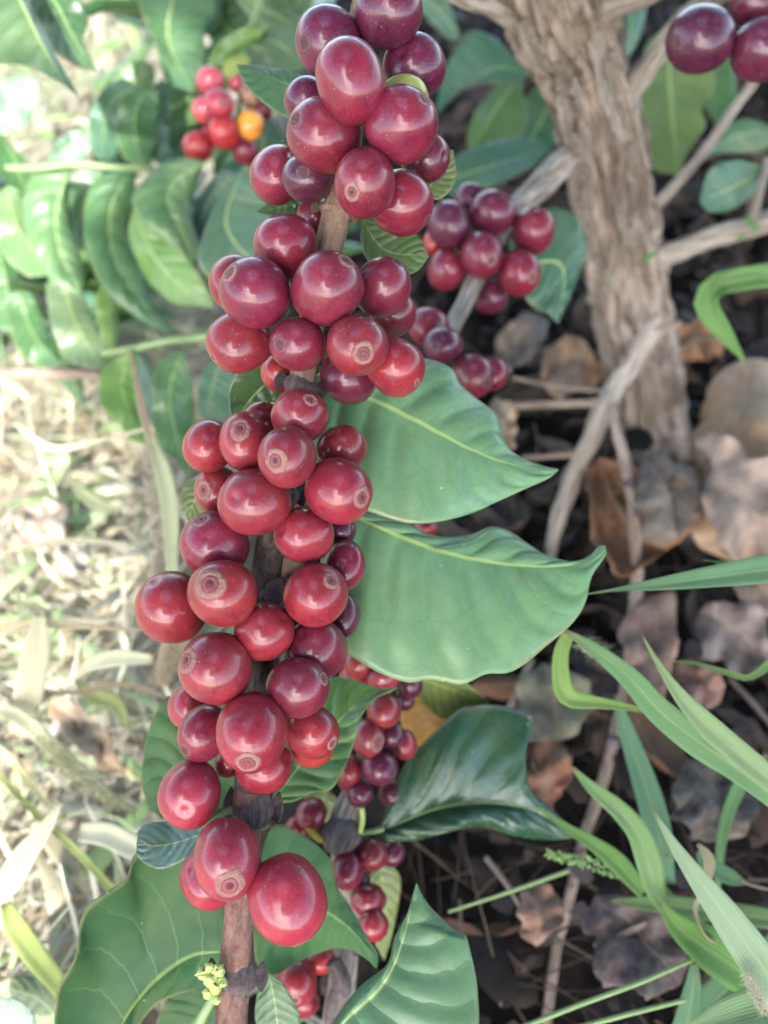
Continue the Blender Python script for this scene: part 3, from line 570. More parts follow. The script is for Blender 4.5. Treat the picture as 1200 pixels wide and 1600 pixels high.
MAIN = [ # x, y, rx, ry, eye, eye size, colour, layer (mm towards the viewer), label
(607, 20, 53, 48, (646, 9), .7, 'P', 8, 'topmost cherry of the main branch, dark maroon with its small eye at upper right'),
(512, 66, 46, 53, (481, 85), .9, 'P', 6, 'plum dark cherry near the branch top with its eye at the lower left'),
(548, 128, 52, 62, (533, 72), .6, 'M', 14, 'tall crimson cherry in front near the branch top, faint eye on its upper edge'),
(647, 104, 47, 50, None, 1, 'P', 3, 'eyeless dark crimson cherry on the right flank below the topmost one'),
(480, 158, 35, 37, None, 1, 'P', -4, 'small plum cherry half hidden at the left behind the tall front one'),
(630, 156, 42, 30, None, 1, 'Y', 9, 'yellow green unripe cherry showing only a crescent above a big crimson one'),
(506, 212, 57, 55, (467, 205), .9, 'M', 13, 'big crimson cherry whose grey eye faces left, left of the upper stem'),
(628, 195, 54, 58, (660, 171), .8, 'M', 14, 'big wine red cherry whose eye faces the upper right, below the green crescent'),
(664, 246, 37, 37, None, 1, 'P', -2, 'dark purple cherry tucked low behind the right shoulder of the upper cluster'),
(432, 273, 38, 49, None, 1, 'M', 0, 'glossy crimson cherry at the far left of the upper cluster, no eye showing'),
(480, 279, 41, 36, (477, 283), .9, 'K', 6, 'blackish purple cherry with its eye dead centre, squeezed under the crimson ones'),
(570, 285, 47, 53, (553, 315), .9, 'M', 14, 'crimson cherry hanging over the tan stem, its eye low on the left'),
(628, 318, 44, 54, (664, 350), .6, 'M', 5, 'slanting crimson cherry at the lowest right of the upper cluster'),
(494, 342, 30, 33, None, 1, 'M', -7, 'crimson cherry half behind the tan stem below the upper cluster'),
(446, 386, 48, 48, None, 1, 'M', 7, 'smooth pinkish crimson cherry heading the second cluster on its left side'),
(366, 442, 37, 44, None, 1, 'R', -5, 'red cherry mostly hidden at the left edge of the second cluster'),
(398, 458, 53, 58, (366, 435), 1.0, 'M', 11, 'large cherry of the second cluster with a greyish eye at its upper left'),
(510, 450, 54, 57, (541, 417), .9, 'M', 16, 'round front cherry of the second cluster, over the stem, eye at upper right'),
(597, 449, 43, 46, (618, 418), .7, 'M', 5, 'deep crimson cherry right in the second cluster, eye near its top edge'),
(614, 490, 36, 36, None, 1, 'M', -5, 'cherry peeping out behind two others at the right of the second cluster'),
(374, 534, 49, 46, (338, 560), .6, 'R', 8, 'wide red cherry at the lower left corner of the second cluster'),
(465, 538, 42, 43, (443, 545), 1.0, 'M', 14, 'mid sized cherry at the second cluster foot with a tan scarred eye at left'),
(558, 541, 48, 48, (569, 560), 1.2, 'R', 17, 'front cherry at the second cluster foot with a broad ringed eye facing us'),
(617, 573, 45, 47, (650, 600), .5, 'R', 7, 'glossy red cherry at the lower right corner of the second cluster'),
(545, 588, 43, 43, None, 1, 'P', 0, 'dark wine cherry hanging lowest in the second cluster, above the big leaf'),
(438, 583, 28, 30, None, 1, 'B', -6, 'scarlet cherry glimpsed left of the stem under the second cluster'),
(468, 650, 43, 42, (487, 630), .9, 'R', 13, 'cherry on top of the long third cluster, eye towards upper right'),
(410, 655, 30, 26, None, 1, 'R', -5, 'red cherry barely visible behind the head of the third cluster'),
(325, 697, 38, 44, None, 1, 'R', 2, 'smooth red cherry at the upper left end of the third cluster'),
(382, 690, 41, 46, (382, 674), 1.3, 'R', 8, 'cherry with a large beige ring on its top, left in the third cluster head'),
(448, 714, 46, 47, (436, 723), 1.3, 'R', 16, 'cherry with a pale scratch running up from its brown eye'),
(535, 701, 41, 32, None, 1, 'R', 4, 'flattened cherry with a creased right end, right of the third cluster head'),
(529, 767, 51, 51, (565, 778), 1.1, 'R', 14, 'big round cherry whose dark brown eye looks right, beside the big leaves'),
(340, 768, 34, 39, (326, 767), 1.3, 'R', 1, 'narrow cherry at the left with a ringed eye facing left'),
(398, 784, 56, 54, None, 1, 'R', 13, 'broad eyeless red cherry bulging left of the dark stem in the third cluster'),
(475, 836, 44, 44, None, 1, 'R', 11, 'eyeless cherry with a tiny white nick, right of the dark bare stem'),
(530, 828, 25, 25, None, 1, 'K', -3, 'very dark cherry wedged under the big round one beside the leaf stalk'),
(537, 884, 32, 41, None, 1, 'M', 1, 'upright oval cherry at the right edge, against the lower big leaf'),
(335, 851, 55, 47, (319, 815), 1.0, 'M', 8, 'wide wine cherry with a flattened eye seen edge on at its top'),
(348, 927, 55, 52, (337, 909), 1.5, 'R', 14, 'plump cherry with the widest beige double ring facing us, left of the node'),
(268, 949, 55, 54, None, 1, 'R', 2, 'elongated cherry sticking out furthest left from the main branch'),
(492, 929, 49, 50, (519, 905), .9, 'R', 11, 'cherry right of the dark node with its eye at upper right'),
(538, 962, 26, 34, None, 1, 'K', -4, 'dark cherry showing as a slim edge against the lower big leaf'),
(412, 987, 48, 43, None, 1, 'R', 13, 'cherry just under the dark node, a fine crack across its lower side'),
(496, 1014, 46, 47, None, 1, 'M', 4, 'eyeless cherry with shaded underside, right of the cracked one'),
(337, 1044, 55, 58, (300, 1025), 1.2, 'R', 13, 'large rosy cherry with a beige ring at its left edge, lower third cluster'),
(465, 1075, 51, 45, (508, 1058), .8, 'M', 12, 'wide crimson cherry whose withered eye sits on its right rim'),
(296, 1103, 31, 38, None, 1, 'S', -3, 'pinkish cherry half hidden on the left above the dark leaf'),
(318, 1145, 36, 45, (299, 1166), 1.0, 'M', 3, 'cherry at lower left with a ringed eye looking down left'),
(394, 1144, 55, 60, (394, 1179), 1.2, 'R', 17, 'biggest front cherry at the third cluster foot, ringed eye low in the middle'),
(488, 1143, 41, 42, (520, 1156), .9, 'R', 3, 'wrinkled cherry with split skin and a dark eye at its right end'),
(486, 1162, 38, 34, None, 1, 'B', -2, 'bright scarlet cherry peeping out under the wrinkled split one'),
(412, 1198, 45, 39, None, 1, 'R', 3, 'cherry hanging under the biggest front one at the third cluster foot'),
(356, 1190, 24, 24, None, 1, 'R', -4, 'little red cherry in the gap below the lower left eye cherry'),
(297, 1240, 46, 54, None, 1, 'S', 4, 'lone oval cherry with a tan scar, hanging left on a green stalk'),
(330, 1370, 42, 51, None, 1, 'S', -1, 'rosy cherry mostly behind the big ringed one at the branch bottom'),
(355, 1342, 53, 61, (367, 1364), 1.4, 'S', 12, 'bright rosy cherry with a broad tan ring round a red eye, at the branch bottom'),
(449, 1404, 57, 69, (470, 1466), 1.1, 'S', 13, 'lowest and largest egg shaped cherry of the main branch, orange eye at its bottom'),
]
Z = np.array([q[7] for q in MAIN], dtype=float); mm = K*.2*1000
for it in range(150):
    for i in range(len(MAIN)):
        for j in range(i+1, len(MAIN)):
            a, b = MAIN[i], MAIN[j]
            dx, dy = (a[0]-b[0])*mm, (a[1]-b[1])*mm; L = math.hypot(dx, dy)
            ang = math.atan2(dy, dx)
            ra = 1/math.hypot(math.cos(ang)/(a[2]*mm), math.sin(ang)/(a[3]*mm)); rb = 1/math.hypot(math.cos(ang)/(b[2]*mm), math.sin(ang)/(b[3]*mm))
            need = .97*(ra+rb)
            if L >= need: continue
            dz = math.sqrt(need*need-L*L); s = 1 if Z[i] >= Z[j] else -1; cur = abs(Z[i]-Z[j])
            if cur < dz: Z[i] += s*(dz-cur)*.5; Z[j] -= s*(dz-cur)*.5
    Z += (np.array([q[7] for q in MAIN])-Z)*.03
CR_MAIN = []
for q, z in zip(MAIN, Z):
    CR_MAIN.append(cherry(*q[:7], D0-z/1000, q[8], GM))
# the green stalk of the lone cherry, and its scar
tube('stalk', CR_MAIN[54], M['green'], [Vector((0, 0, 0))]*2, [.001, .001], 3, 2) if False else None
tube('cherry_stalk', branch, M['green'], [P(316, 1288, .203), P(330, 1280, .203), P(352, 1268, .205), P(380, 1262, .206)], [.0009, .0010, .0011, .0012], 10, 16)
def spread_cluster(rows, d0, depth, group, k=.95):
    Zs = np.array([r[7] for r in rows], dtype=float); m_ = K*d0*1000
    for it in range(120):
        for i in range(len(rows)):
            for j in range(i+1, len(rows)):
                a, b = rows[i], rows[j]; L = math.hypot(a[0]-b[0], a[1]-b[1])*m_; need = k*(min(a[2], a[3])+min(b[2], b[3]))*m_
                if L < need:
                    dz = math.sqrt(need*need-L*L); s = 1 if Zs[i] >= Zs[j] else -1; cur = abs(Zs[i]-Zs[j])
                    if cur < dz: Zs[i] += s*(dz-cur)*.5; Zs[j] -= s*(dz-cur)*.5
    for r, z in zip(rows, Zs): cherry(*r[:7], d0-z/1000, r[8], group)
GT = 'cherries on the pale limb left of the trunk'
spread_cluster([
(701, 351, 32, 38, (687, 328), .8, 'P', 6, 'dark cherry at the upper left of the limb cluster, small eye at its top'),
(735, 312, 25, 24, None, 1, 'P', -6, 'hindmost dark cherry at the top of the limb cluster by the trunk'),
(769, 334, 36, 34, None, 1, 'P', 2, 'maroon cherry at the top middle of the limb cluster, against the pale limb'),
(753, 399, 32, 36, (764, 416), .9, 'M', 9, 'front centre cherry of the limb cluster, dull eye at its lower right'),
(833, 361, 35, 34, None, 1, 'M', 0, 'red cherry standing out right from the limb cluster towards the trunk'),
(698, 421, 28, 33, None, 1, 'M', -1, 'cherry at the lower left of the limb cluster by the trunk'),
(811, 427, 33, 36, (828, 441), .9, 'M', 6, 'cherry at the lower right of the limb cluster with an eye on its right'),
(766, 463, 26, 28, None, 1, 'P', -5, 'lowest dark cherry of the limb cluster, just right of the pale limb'),
(679, 378, 17, 24, None, 1, 'B', -8, 'sliver of a bright red cherry at the left rim of the limb cluster'),
], .335, 0, GT)
spread_cluster([
(670, 512, 31, 31, (655, 500), .6, 'M', 0, 'first of the small cherries below the limb cluster, at the main branch flank'),
(692, 539, 29, 29, (680, 545), .8, 'P', 5, 'dark small cherry in front of the first one below the limb cluster'),
(738, 588, 32, 34, (758, 602), 1.0, 'M', 5, 'small cherry with a dark pit eye above the upper big leaf'),
(770, 584, 22, 27, None, 1, 'M', -2, 'small cherry half behind the pit eyed one above the big leaf'),
], .30, 0, GT)
spread_cluster([
(1094, 61, 48, 51, (1054, 80), .7, 'K', 4, 'nearly black plum cherry with its eye at left, top right of the photo'),
(1190, 78, 48, 44, None, 1, 'P', 2, 'maroon cherry cut by the right edge at the top of the photo'),
(1176, 6, 36, 32, None, 1, 'P', -4, 'maroon cherry at the very top right corner, above the other two'),
], .29, 0, 'dark cherries on the limb at the top right')
spread_cluster([
(328, 126, 21, 21, None, 1, 'V', 0, 'pink red cherry at the top of the blurred sunny cluster'),
(342, 162, 24, 23, (352, 170), .9, 'V', 6, 'cherry with a hot highlight in the middle of the blurred sunny cluster'),
(320, 171, 20, 21, None, 1, 'V', 0, 'cherry left behind the bright one in the blurred sunny cluster'),
(350, 206, 25, 25, None, 1, 'B', 6, 'red cherry left of the orange one in the blurred sunny cluster'),
(331, 212, 16, 16, None, 1, 'B', -4, 'small red cherry between the two lowest of the blurred sunny cluster'),
(309, 229, 22, 23, None, 1, 'B', 2, 'lowest left cherry of the blurred sunny cluster'),
(392, 195, 22, 22, None, 1, 'O', 4, 'single orange unripe cherry in the blurred sunny cluster'),
(383, 236, 21, 20, None, 1, 'M', -6, 'dark shaded cherry under the orange one'),
(370, 132, 13, 13, None, 1, 'V', -4, 'tiny pink cherry at the upper right of the blurred sunny cluster'),
(389, 150, 17, 16, None, 1, 'W', 2, 'brownish tan shrivelled cherry above the orange one'),
(410, 171, 15, 17, None, 1, 'M', -6, 'dark red cherry right of the orange one, next to the main branch'),
], .43, 0, 'cherries of the blurred sunny cluster at upper left')
GLW = 'cherries on the shaded lower branch'
spread_cluster([
(560, 1037, 23, 22, None, 1, 'B', 2, 'orange red cherry just under the lower big leaf, topmost of the shaded cluster'),
(553, 1058, 24, 19, None, 1, 'B', -2, 'red cherry beneath the orange red one, above the pointed leaf tip'),
(598, 1058, 26, 23, None, 1, 'R', 4, 'red cherry touching the lower edge of the big leaf'),
(641, 1070, 19, 22, None, 1, 'K', -4, 'blackish dried cherry under the big leaf, right in the shaded cluster'),
(633, 1094, 16, 16, None, 1, 'K', -6, 'small blackish cherry right of the cherry at the leaf tip'),
(600, 1110, 27, 26, None, 1, 'R', 6, 'round red cherry just below the pointed leaf tip'),
(575, 1153, 25, 30, (590, 1155), 1.6, 'R', 6, 'red cherry with a big dark brown eye in the shaded cluster'),
(613, 1150, 19, 20, None, 1, 'K', 0, 'dark cherry between the brown eyed one and its right neighbour'),
(632, 1163, 19, 25, None, 1, 'R', 0, 'crimson cherry at the right of the shaded cluster, by the dark glossy leaf'),
(593, 1200, 27, 28, (612, 1201), 1.2, 'P', 6, 'plum cherry below the brown eyed one, with a withered end'),
(546, 1208, 20, 32, None, 1, 'R', 2, 'tall red cherry at the left of the shaded cluster, edging the leaf'),
(562, 1240, 20, 20, None, 1, 'P', 4, 'small plum cherry at the foot of the shaded cluster, above the pale stem'),
(612, 1240, 20, 22, None, 1, 'K', -5, 'dark shrivelled cherry at the lower right of the shaded cluster'),
(487, 1271, 24, 24, None, 1, 'M', 2, 'dark red cherry left of the pale lower stem, over the leaf'),
(468, 1294, 24, 18, None, 1, 'R', -2, 'red cherry sliding behind the leaf left of the pale lower stem'),
(582, 1335, 24, 25, None, 1, 'R', 4, 'red cherry under the pale lower stem, first right of it'),
(613, 1333, 20, 21, None, 1, 'P', -2, 'shaded cherry below the glossy leaf base, outermost right'),
(543, 1360, 26, 30, (535, 1377), .9, 'M', 5, 'maroon cherry with a dark tip under the pale lower stem'),
(560, 1376, 20, 18, None, 1, 'K', -4, 'dark cherry behind the maroon one with a dark tip'),
(576, 1406, 26, 25, None, 1, 'R', 3, 'upper of two stacked cherries by the tip of the hanging leaf'),
(583, 1445, 24, 24, None, 1, 'R', 4, 'lower of two stacked cherries by the tip of the hanging leaf'),
(500, 1501, 26, 20, None, 1, 'B', 2, 'light red cherry under the hanging leaf, above the ringed one'),
(463, 1533, 32, 35, (465, 1546), .9, 'R', 8, 'red cherry with a ringed eye low beside the bottom of the main stem'),
(473, 1564, 27, 22, None, 1, 'R', 0, 'bottommost red cherry, under the ringed one near the frame bottom'),
(547, 1482, 17, 15, None, 1, 'K', -6, 'small dark cherry in the shade right of the hanging leaf'),
(664, 826, 20, 13, None, 1, 'R', -4, 'dark red cherry glimpsed in the gap between the two big leaves'),
], .268, 0, GLW)
# ------------------------------------------------------------------ THE LOWER, SHADED BRANCH
low = empty('fruiting_branch', P(520, 1700, .262), 'short grey branch in shade behind the main one, bearing a dark glossy leaf', 'branch')
tube('stem', low, M['limb'], pix([(600, 1060, .276), (580, 1160, .272), (548, 1250, .268), (536, 1300, .266), (540, 1380, .272), (545, 1450, .275), (535, 1530, .272), (525, 1620, .27), (510, 1720, .27)], .27), [.0028, .003, .0034, .0046, .0038, .0036, .0042, .0045, .0045], 20, 70, ns=.12, nf=60, lump=.2)
tube('node', low, M['node'], pix([(545, 1280, .266), (535, 1302, .2645), (528, 1325, .266)], .27), [.0035, .0058, .0038], 18, 14, ns=.2, nf=90)
tube('twig', low, M['node'], pix([(520, 1500, .264), (535, 1540, .262), (520, 1585, .262), (525, 1640, .262)], .27), [.0022, .003, .0028, .0025], 14, 24, ns=.2, nf=90)
def ll(*a, **k): return traced('leaf', low, *a, **k)
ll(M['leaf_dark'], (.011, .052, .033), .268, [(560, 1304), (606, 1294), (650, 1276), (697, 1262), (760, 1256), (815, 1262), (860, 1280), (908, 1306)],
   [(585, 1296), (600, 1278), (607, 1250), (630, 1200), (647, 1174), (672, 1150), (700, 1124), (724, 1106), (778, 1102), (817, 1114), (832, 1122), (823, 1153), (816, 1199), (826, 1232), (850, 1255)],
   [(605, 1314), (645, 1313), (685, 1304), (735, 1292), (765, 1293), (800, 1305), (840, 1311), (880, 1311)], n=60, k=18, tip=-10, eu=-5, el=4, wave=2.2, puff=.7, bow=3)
ll(M['leaf'], (.15, .20, .055), .285, [(630, 1050), (700, 1075), (765, 1098)], [(665, 1050), (720, 1062)], [(650, 1085), (690, 1122), (735, 1118)], eu=3, el=-6)
ll(M['leaf'], (.17, .19, .05), .29, [(470, 1260), (500, 1245), (560, 1290)], [(490, 1225), (530, 1250)], [(490, 1275), (530, 1295)])
ll(M['leaf'], (.19, .22, .06), .285, [(590, 1340), (600, 1400), (600, 1500)], [(570, 1400), (585, 1470)], [(625, 1370), (615, 1450)], eu=3, el=-3)
ll(M['dead'], (.55, .27, .05), .30, [(620, 1080), (665, 1120), (665, 1185)], [(660, 1080), (700, 1125)], [(625, 1120), (640, 1175)], eu=3, el=-3)
tube('leaf_stalk', low, M['green'], pix([(545, 1290, .266), (565, 1302, .266), (600, 1295, .267)], .27), [.001, .001, .0008], 8, 10)
tube('leaf_stalk', low, M['bud'], pix([(562, 1300, .264), (566, 1280, .263), (565, 1262, .262)], .27), [.0009, .0009, .0008], 8, 10)
ll(M['dead'], (.62, .48, .06), .262, [(475, 1290), (492, 1302), (508, 1318)], [(490, 1295), (500, 1305)], [(482, 1302), (495, 1314)], n=10, k=4)
# ------------------------------------------------------------------ LEAFY BRANCHES AT LEFT
def generic_leaf(v, n=15, k=4):
    rr = random.Random(v+50); V, F, UV = [], [], []
    ca, cb, tws = rr.uniform(-1.6, 1.6), rr.uniform(.6, 2.2)*rr.choice((-1, 1, 1)), rr.uniform(-.8, .8)
    for i in range(n):
        t = i/(n-1); w = .20*math.sin(math.pi*t**.8)**.8*(1-.25*t)
        if i in (0, n-1): w = .004
        w *= (1+.32*nz(t*5, v*3.1))*(.75+.12*(v % 5))
        for j in range(-k, k+1):
            f = j/k; a = ca*(t-.5)
            x = math.sin(a)/ca if abs(ca) > .05 else t-.5; z0 = (1-math.cos(a))/ca if abs(ca) > .05 else 0
            th = cb*f*.9; y = w*math.sin(th)/(.9*cb) if abs(cb) > .05 else w*f; z = w*(1-math.cos(th))/(.9*cb)
            tt = tws*(t-.5); y, z = y*math.cos(tt)-z*math.sin(tt), y*math.sin(tt)+z*math.cos(tt)
            s = abs(math.sin(math.pi*8*(t-.17*abs(f)**1.3)))
            z += .003*(s**.7-.5)*(1-abs(f))+.085*nz(x*3.5+v*3.3, y*5, v)+.035*nz(x*9, y*9, v+4.4)
            V.append((x, y, z+z0)); UV.append((t, f))
    w = 2*k+1
    for i in range(n-1):
        for j in range(w-1): q = i*w+j; F.append((q, q+1, q+w+1, q+w))
    return V, F, UV
def gmesh(v, m, nm='fallen_leaf'):
    V, F, UV = generic_leaf(v); me = bpy.data.meshes.new(nm); me.from_pydata(V, [], F); me.materials.append(m)
    l = me.uv_layers.new(name='UVMap'); idx = np.zeros(len(me.loops), dtype=int); me.loops.foreach_get('vertex_index', idx); l.data.foreach_set('uv', np.array(UV)[idx].ravel())
    me.polygons.foreach_set('use_smooth', [True]*len(me.polygons)); return me
def gmesh2(v):
    me = gmesh(v+20, M['leaf'], 'leaf')
    for q in me.vertices: q.co.z *= .55
    return me
lb = empty('leafy_branch', P(330, 527, .40), 'sunlit leafy coffee branch with drooping wavy leaves left of the fruit', 'branch')
def lf(*a, **k): return traced('leaf', lb, *a, **k)
GS, GS2, GSY = (.095, .195, .080), (.060, .160, .062), (.125, .24, .055)
lf(M['leaf'], GS, .42, [(112, 258), (88, 330), (95, 400), (126, 462)], [(56, 268), (37, 311), (39, 360), (56, 405), (82, 440)], [(106, 285), (110, 337), (124, 390), (132, 428)], eu=2, el=-8, wave=1.5, puff=1.5, bow=2)
lf(M['leaf'], GS2, .42, [(205, 262), (172, 330), (180, 410), (225, 480), (275, 524)], [(150, 279), (133, 319), (131, 375), (150, 431), (180, 469), (225, 503)], [(212, 300), (203, 356), (221, 412), (234, 469), (262, 505)], eu=3, el=-8, wave=1.5, puff=1.5, bow=2)
lf(M['leaf'], GS, .41, [(318, 252), (262, 300), (285, 370), (309, 424)], [(285, 246), (244, 262), (210, 300), (208, 324), (232, 357), (265, 382)], [(303, 300), (300, 337), (312, 382)], eu=4, el=-8, wave=1.5, puff=1.5, bow=2)
lf(M['leaf'], GSY, .412, [(208, 325), (235, 390), (275, 440), (334, 482)], [(240, 356), (277, 382), (302, 414), (326, 457)], [(202, 370), (225, 430), (246, 455), (272, 475), (310, 478)], eu=4, el=-6, wave=2.0)
lf(M['leaf'], GSY, .395, [(210, 542), (190, 600), (205, 650), (229, 696)], [(168, 570), (154, 599), (161, 638), (189, 666), (198, 685)], [(214, 582), (224, 627), (232, 673)], eu=3, el=-5, wave=1.5)
lf(M['leaf'], G1, .39, [(285, 545), (265, 610), (275, 680), (292, 750)], [(245, 570), (238, 645), (250, 701), (276, 720)], [(300, 590), (302, 650), (305, 700)], eu=4, el=-6, wave=2.5)
lf(M['leaf'], BL, .40, [(345, 560), (330, 610), (322, 660)], [(315, 580), (310, 640)], [(372, 590), (355, 650)], eu=2, el=-3)
lf(M['leaf_dark'], G2, .42, [(210, 545), (235, 600), (250, 690)], [(228, 560), (262, 620), (268, 680)], [(212, 590), (230, 650)], eu=2, el=-3)
lf(M['leaf'], (.07, .155, .10), .405, [(380, 260), (352, 345), (385, 400), (440, 440)], [(345, 300), (315, 375), (310, 410), (340, 440)], [(400, 290), (440, 330), (470, 400)], eu=4, el=-4, wave=2)
lf(M['leaf_dark'], (.028, .075, .075), .43, [(370, 268), (330, 310), (300, 380)], [(340, 270), (305, 320)], [(360, 310), (320, 380)], eu=2, el=-4)
lf(M['leaf'], (.13, .2, .10), .43, [(100, 440), (120, 510), (165, 580)], [(72, 445), (86, 525), (110, 566)], [(132, 468), (143, 500), (168, 545)], eu=3, el=-5, wave=1.5)
lf(M['leaf'], GS2, .44, [(30, 455), (50, 520), (98, 570)], [(8, 470), (25, 540), (60, 575)], [(50, 460), (78, 525)], eu=3, el=-5, wave=2)
lf(M['leaf'], (.12, .22, .09), .45, [(10, 290), (25, 350), (75, 430)], [(-20, 320), (0, 390), (40, 430)], [(30, 300), (60, 360)], eu=3, el=-5, wave=2)
lf(M['leaf'], GS2, .45, [(-10, 380), (10, 440), (15, 520)], [(-40, 400), (-20, 500)], [(20, 400), (35, 470)], eu=3, el=-5, wave=2)
lf(M['leaf'], GSY, .43, [(165, 430), (172, 500), (176, 545)], [(150, 470), (160, 530)], [(178, 460), (186, 520)], eu=3, el=-5, wave=1)
lf(M['leaf'], (.04, .11, .045), .47, [(160, 262), (135, 310), (120, 380)], [(110, 270), (105, 330)], [(165, 300), (150, 360)], eu=3, el=-5)
tube('stem', lb, M['green'], pix([(10, 262, .415), (60, 262, .413), (120, 256, .413), (185, 262, .414), (225, 262, .418), (270, 275, .43)], .41), [.0014, .0015, .0015, .0016, .0016, .0014], 12, 40)
tube('stem', lb, M['green'], pix([(160, 552, .40), (205, 545, .398), (260, 533, .397), (335, 524, .396), (420, 500, .36)], .40), [.0014, .0017, .0018, .002, .002], 12, 30)
ub = empty('leafy_branch', P(330, 60, .46), 'leafy branch with blue green curling leaves around the blurred sunny cherry cluster', 'branch')
def uf(*a, **k): return traced('leaf', ub, *a, **k)
uf(M['leaf'], (.06, .145, .065), .47, [(275, -20), (262, 60), (302, 145)], [(215, -10), (240, 60), (258, 122)], [(340, 0), (319, 49), (322, 88), (312, 120)], eu=4, el=-6, wave=2.5)
uf(M['leaf'], (.085, .20, .04), .44, [(322, 104), (365, 72), (420, 42)], [(337, 70), (375, 45), (400, 40)], [(345, 103), (379, 79), (402, 62)], eu=3, el=-3, wave=1)
uf(M['leaf'], YG, .435, [(345, 126), (366, 104), (392, 92)], [(352, 96), (374, 83)], [(362, 122), (382, 108)], n=14, k=6)
uf(M['leaf'], (.085, .15, .075), .45, [(412, 60), (445, 75), (474, 108)], [(428, 42), (462, 42), (472, 75)], [(415, 85), (428, 102), (455, 112)], eu=-2, el=3)
uf(M['leaf'], (.06, .15, .10), .46, [(215, 135), (170, 165), (158, 250)], [(190, 122), (155, 146), (138, 190), (145, 235)], [(205, 160), (188, 200), (180, 245)], eu=5, el=-6, wave=2)
uf(M['leaf'], (.05, .135, .045), .45, [(235, 130), (210, 180), (218, 262)], [(195, 150), (180, 200), (190, 240)], [(250, 150), (245, 210), (232, 250)], eu=3, el=-5, wave=2)
uf(M['leaf'], (.06, .15, .085), .46, [(255, 120), (245, 190), (250, 262)], [(232, 150), (225, 220)], [(268, 160), (262, 230)], eu=2, el=-5, wave=2)
uf(M['leaf'], (.09, .18, .11), .47, [(148, 205), (115, 225), (72, 250)], [(130, 200), (95, 215)], [(145, 235), (110, 258)], eu=3, el=-4)
uf(M['leaf'], (.12, .21, .14), .55, [(60, 125), (25, 160), (-10, 210)], [(40, 115), (0, 130)], [(58, 170), (30, 205)], eu=3, el=-4)
uf(M['leaf'], (.065, .16, .05), .49, [(240, 100), (220, 120), (165, 145)], [(215, 95), (185, 115)], [(240, 130), (200, 150)], eu=3, el=-4)
uf(M['leaf'], (.10, .22, .05), .56, [(140, 85), (165, 72), (200, 66)], [(155, 70), (180, 65)], [(155, 84), (185, 74)], n=14, k=6)
uf(M['leaf_dark'], (.025, .075, .03), .50, [(330, -10), (370, 60), (460, 90)], [(380, -10), (440, 40)], [(320, 40), (350, 90), (410, 110)], eu=3, el=-4)
uf(M['leaf_dark'], (.025, .07, .035), .52, [(270, 120), (290, 200), (300, 270)], [(255, 160), (262, 240)], [(330, 150), (340, 230)], eu=3, el=-4)
uf(M['leaf_dark'], (.03, .085, .06), .50, [(400, 180), (410, 240), (370, 330)], [(430, 190), (450, 260)], [(370, 220), (340, 290)], eu=3, el=-4)
uf(M['leaf'], (.10, .22, .06), .53, [(450, -20), (400, 10), (340, 20)], [(430, -40), (370, -20)], [(450, 20), (390, 40)], eu=3, el=-4)
uf(M['leaf'], (.045, .13, .06), .49, [(310, 60), (300, 0), (330, -60)], [(285, 40), (270, -20)], [(340, 40), (350, -20)], eu=3, el=-4)
tube('stem', ub, M['green'], pix([(330, 240, .445), (368, 190, .442), (375, 140, .44), (380, 80, .45), (400, 20, .46), (430, -60, .46)], .44), [.0015]*6, 10, 30)
tube('stem', ub, M['green'], pix([(390, 240, .44), (385, 265, .442), (390, 300, .445)], .44), [.0015]*3, 10, 12)
LM = [gmesh2(i) for i in range(6)]
for i in range(84):
    if i < 52: px, py, d = rnd.uniform(120, 500), rnd.uniform(-40, 560), rnd.uniform(.47, .58)
    else: px, py, d = rnd.uniform(-60, 190), rnd.uniform(250, 560), rnd.uniform(.47, .52)
    if px < 200 and 40 < py < 190: continue
    p = P(px, py, d)
    if p.z < .03: continue
    par = ub if py < 250 else lb
    o = bpy.data.objects.new('leaf', LM[i % 6]); COL.objects.link(o); o.parent = par; L = rnd.uniform(.06, .10)
    o.location = p-par.location; o.rotation_euler = (rnd.uniform(.1, .9), rnd.gauss(0, .5), rnd.uniform(0, 6.28)); o.scale = (L, L, L)
    o.color = (*[q*rnd.uniform(.8, 1.2) for q in rnd.choice([G1, G2, (.045, .125, .075), (.055, .14, .085), (.08, .17, .06)])], 1)
nb = empty('leafy_branch', P(-20, -60, .30), 'two shaded green leaves hanging into the top left corner', 'branch')
traced('leaf', nb, M['leaf'], (.050, .105, .048), .33, [(0, -60), (30, -5), (67, 72), (95, 118), (122, 150)], [(20, -40), (55, 20), (90, 92), (112, 132)], [(-60, 0), (-40, 85), (0, 100), (30, 102), (62, 112), (92, 128)], n=36, k=12, tip=4, eu=-6, el=-2, wave=1.2, puff=1)
traced('leaf', nb, M['leaf'], (.038, .095, .038), .36, [(40, -60), (85, 0), (118, 62), (152, 112)], [(100, -40), (134, 20), (134, 44), (129, 60), (143, 92)], [(30, -20), (50, 30), (85, 80), (120, 104)], n=32, k=10, tip=4, eu=3, el=-5, wave=1.8, puff=1)
tube('stem', nb, M['green'], pix([(-40, -110, .34), (0, -70, .335), (40, -62, .345), (90, -90, .36)], .34), [.0015]*4, 10, 14)
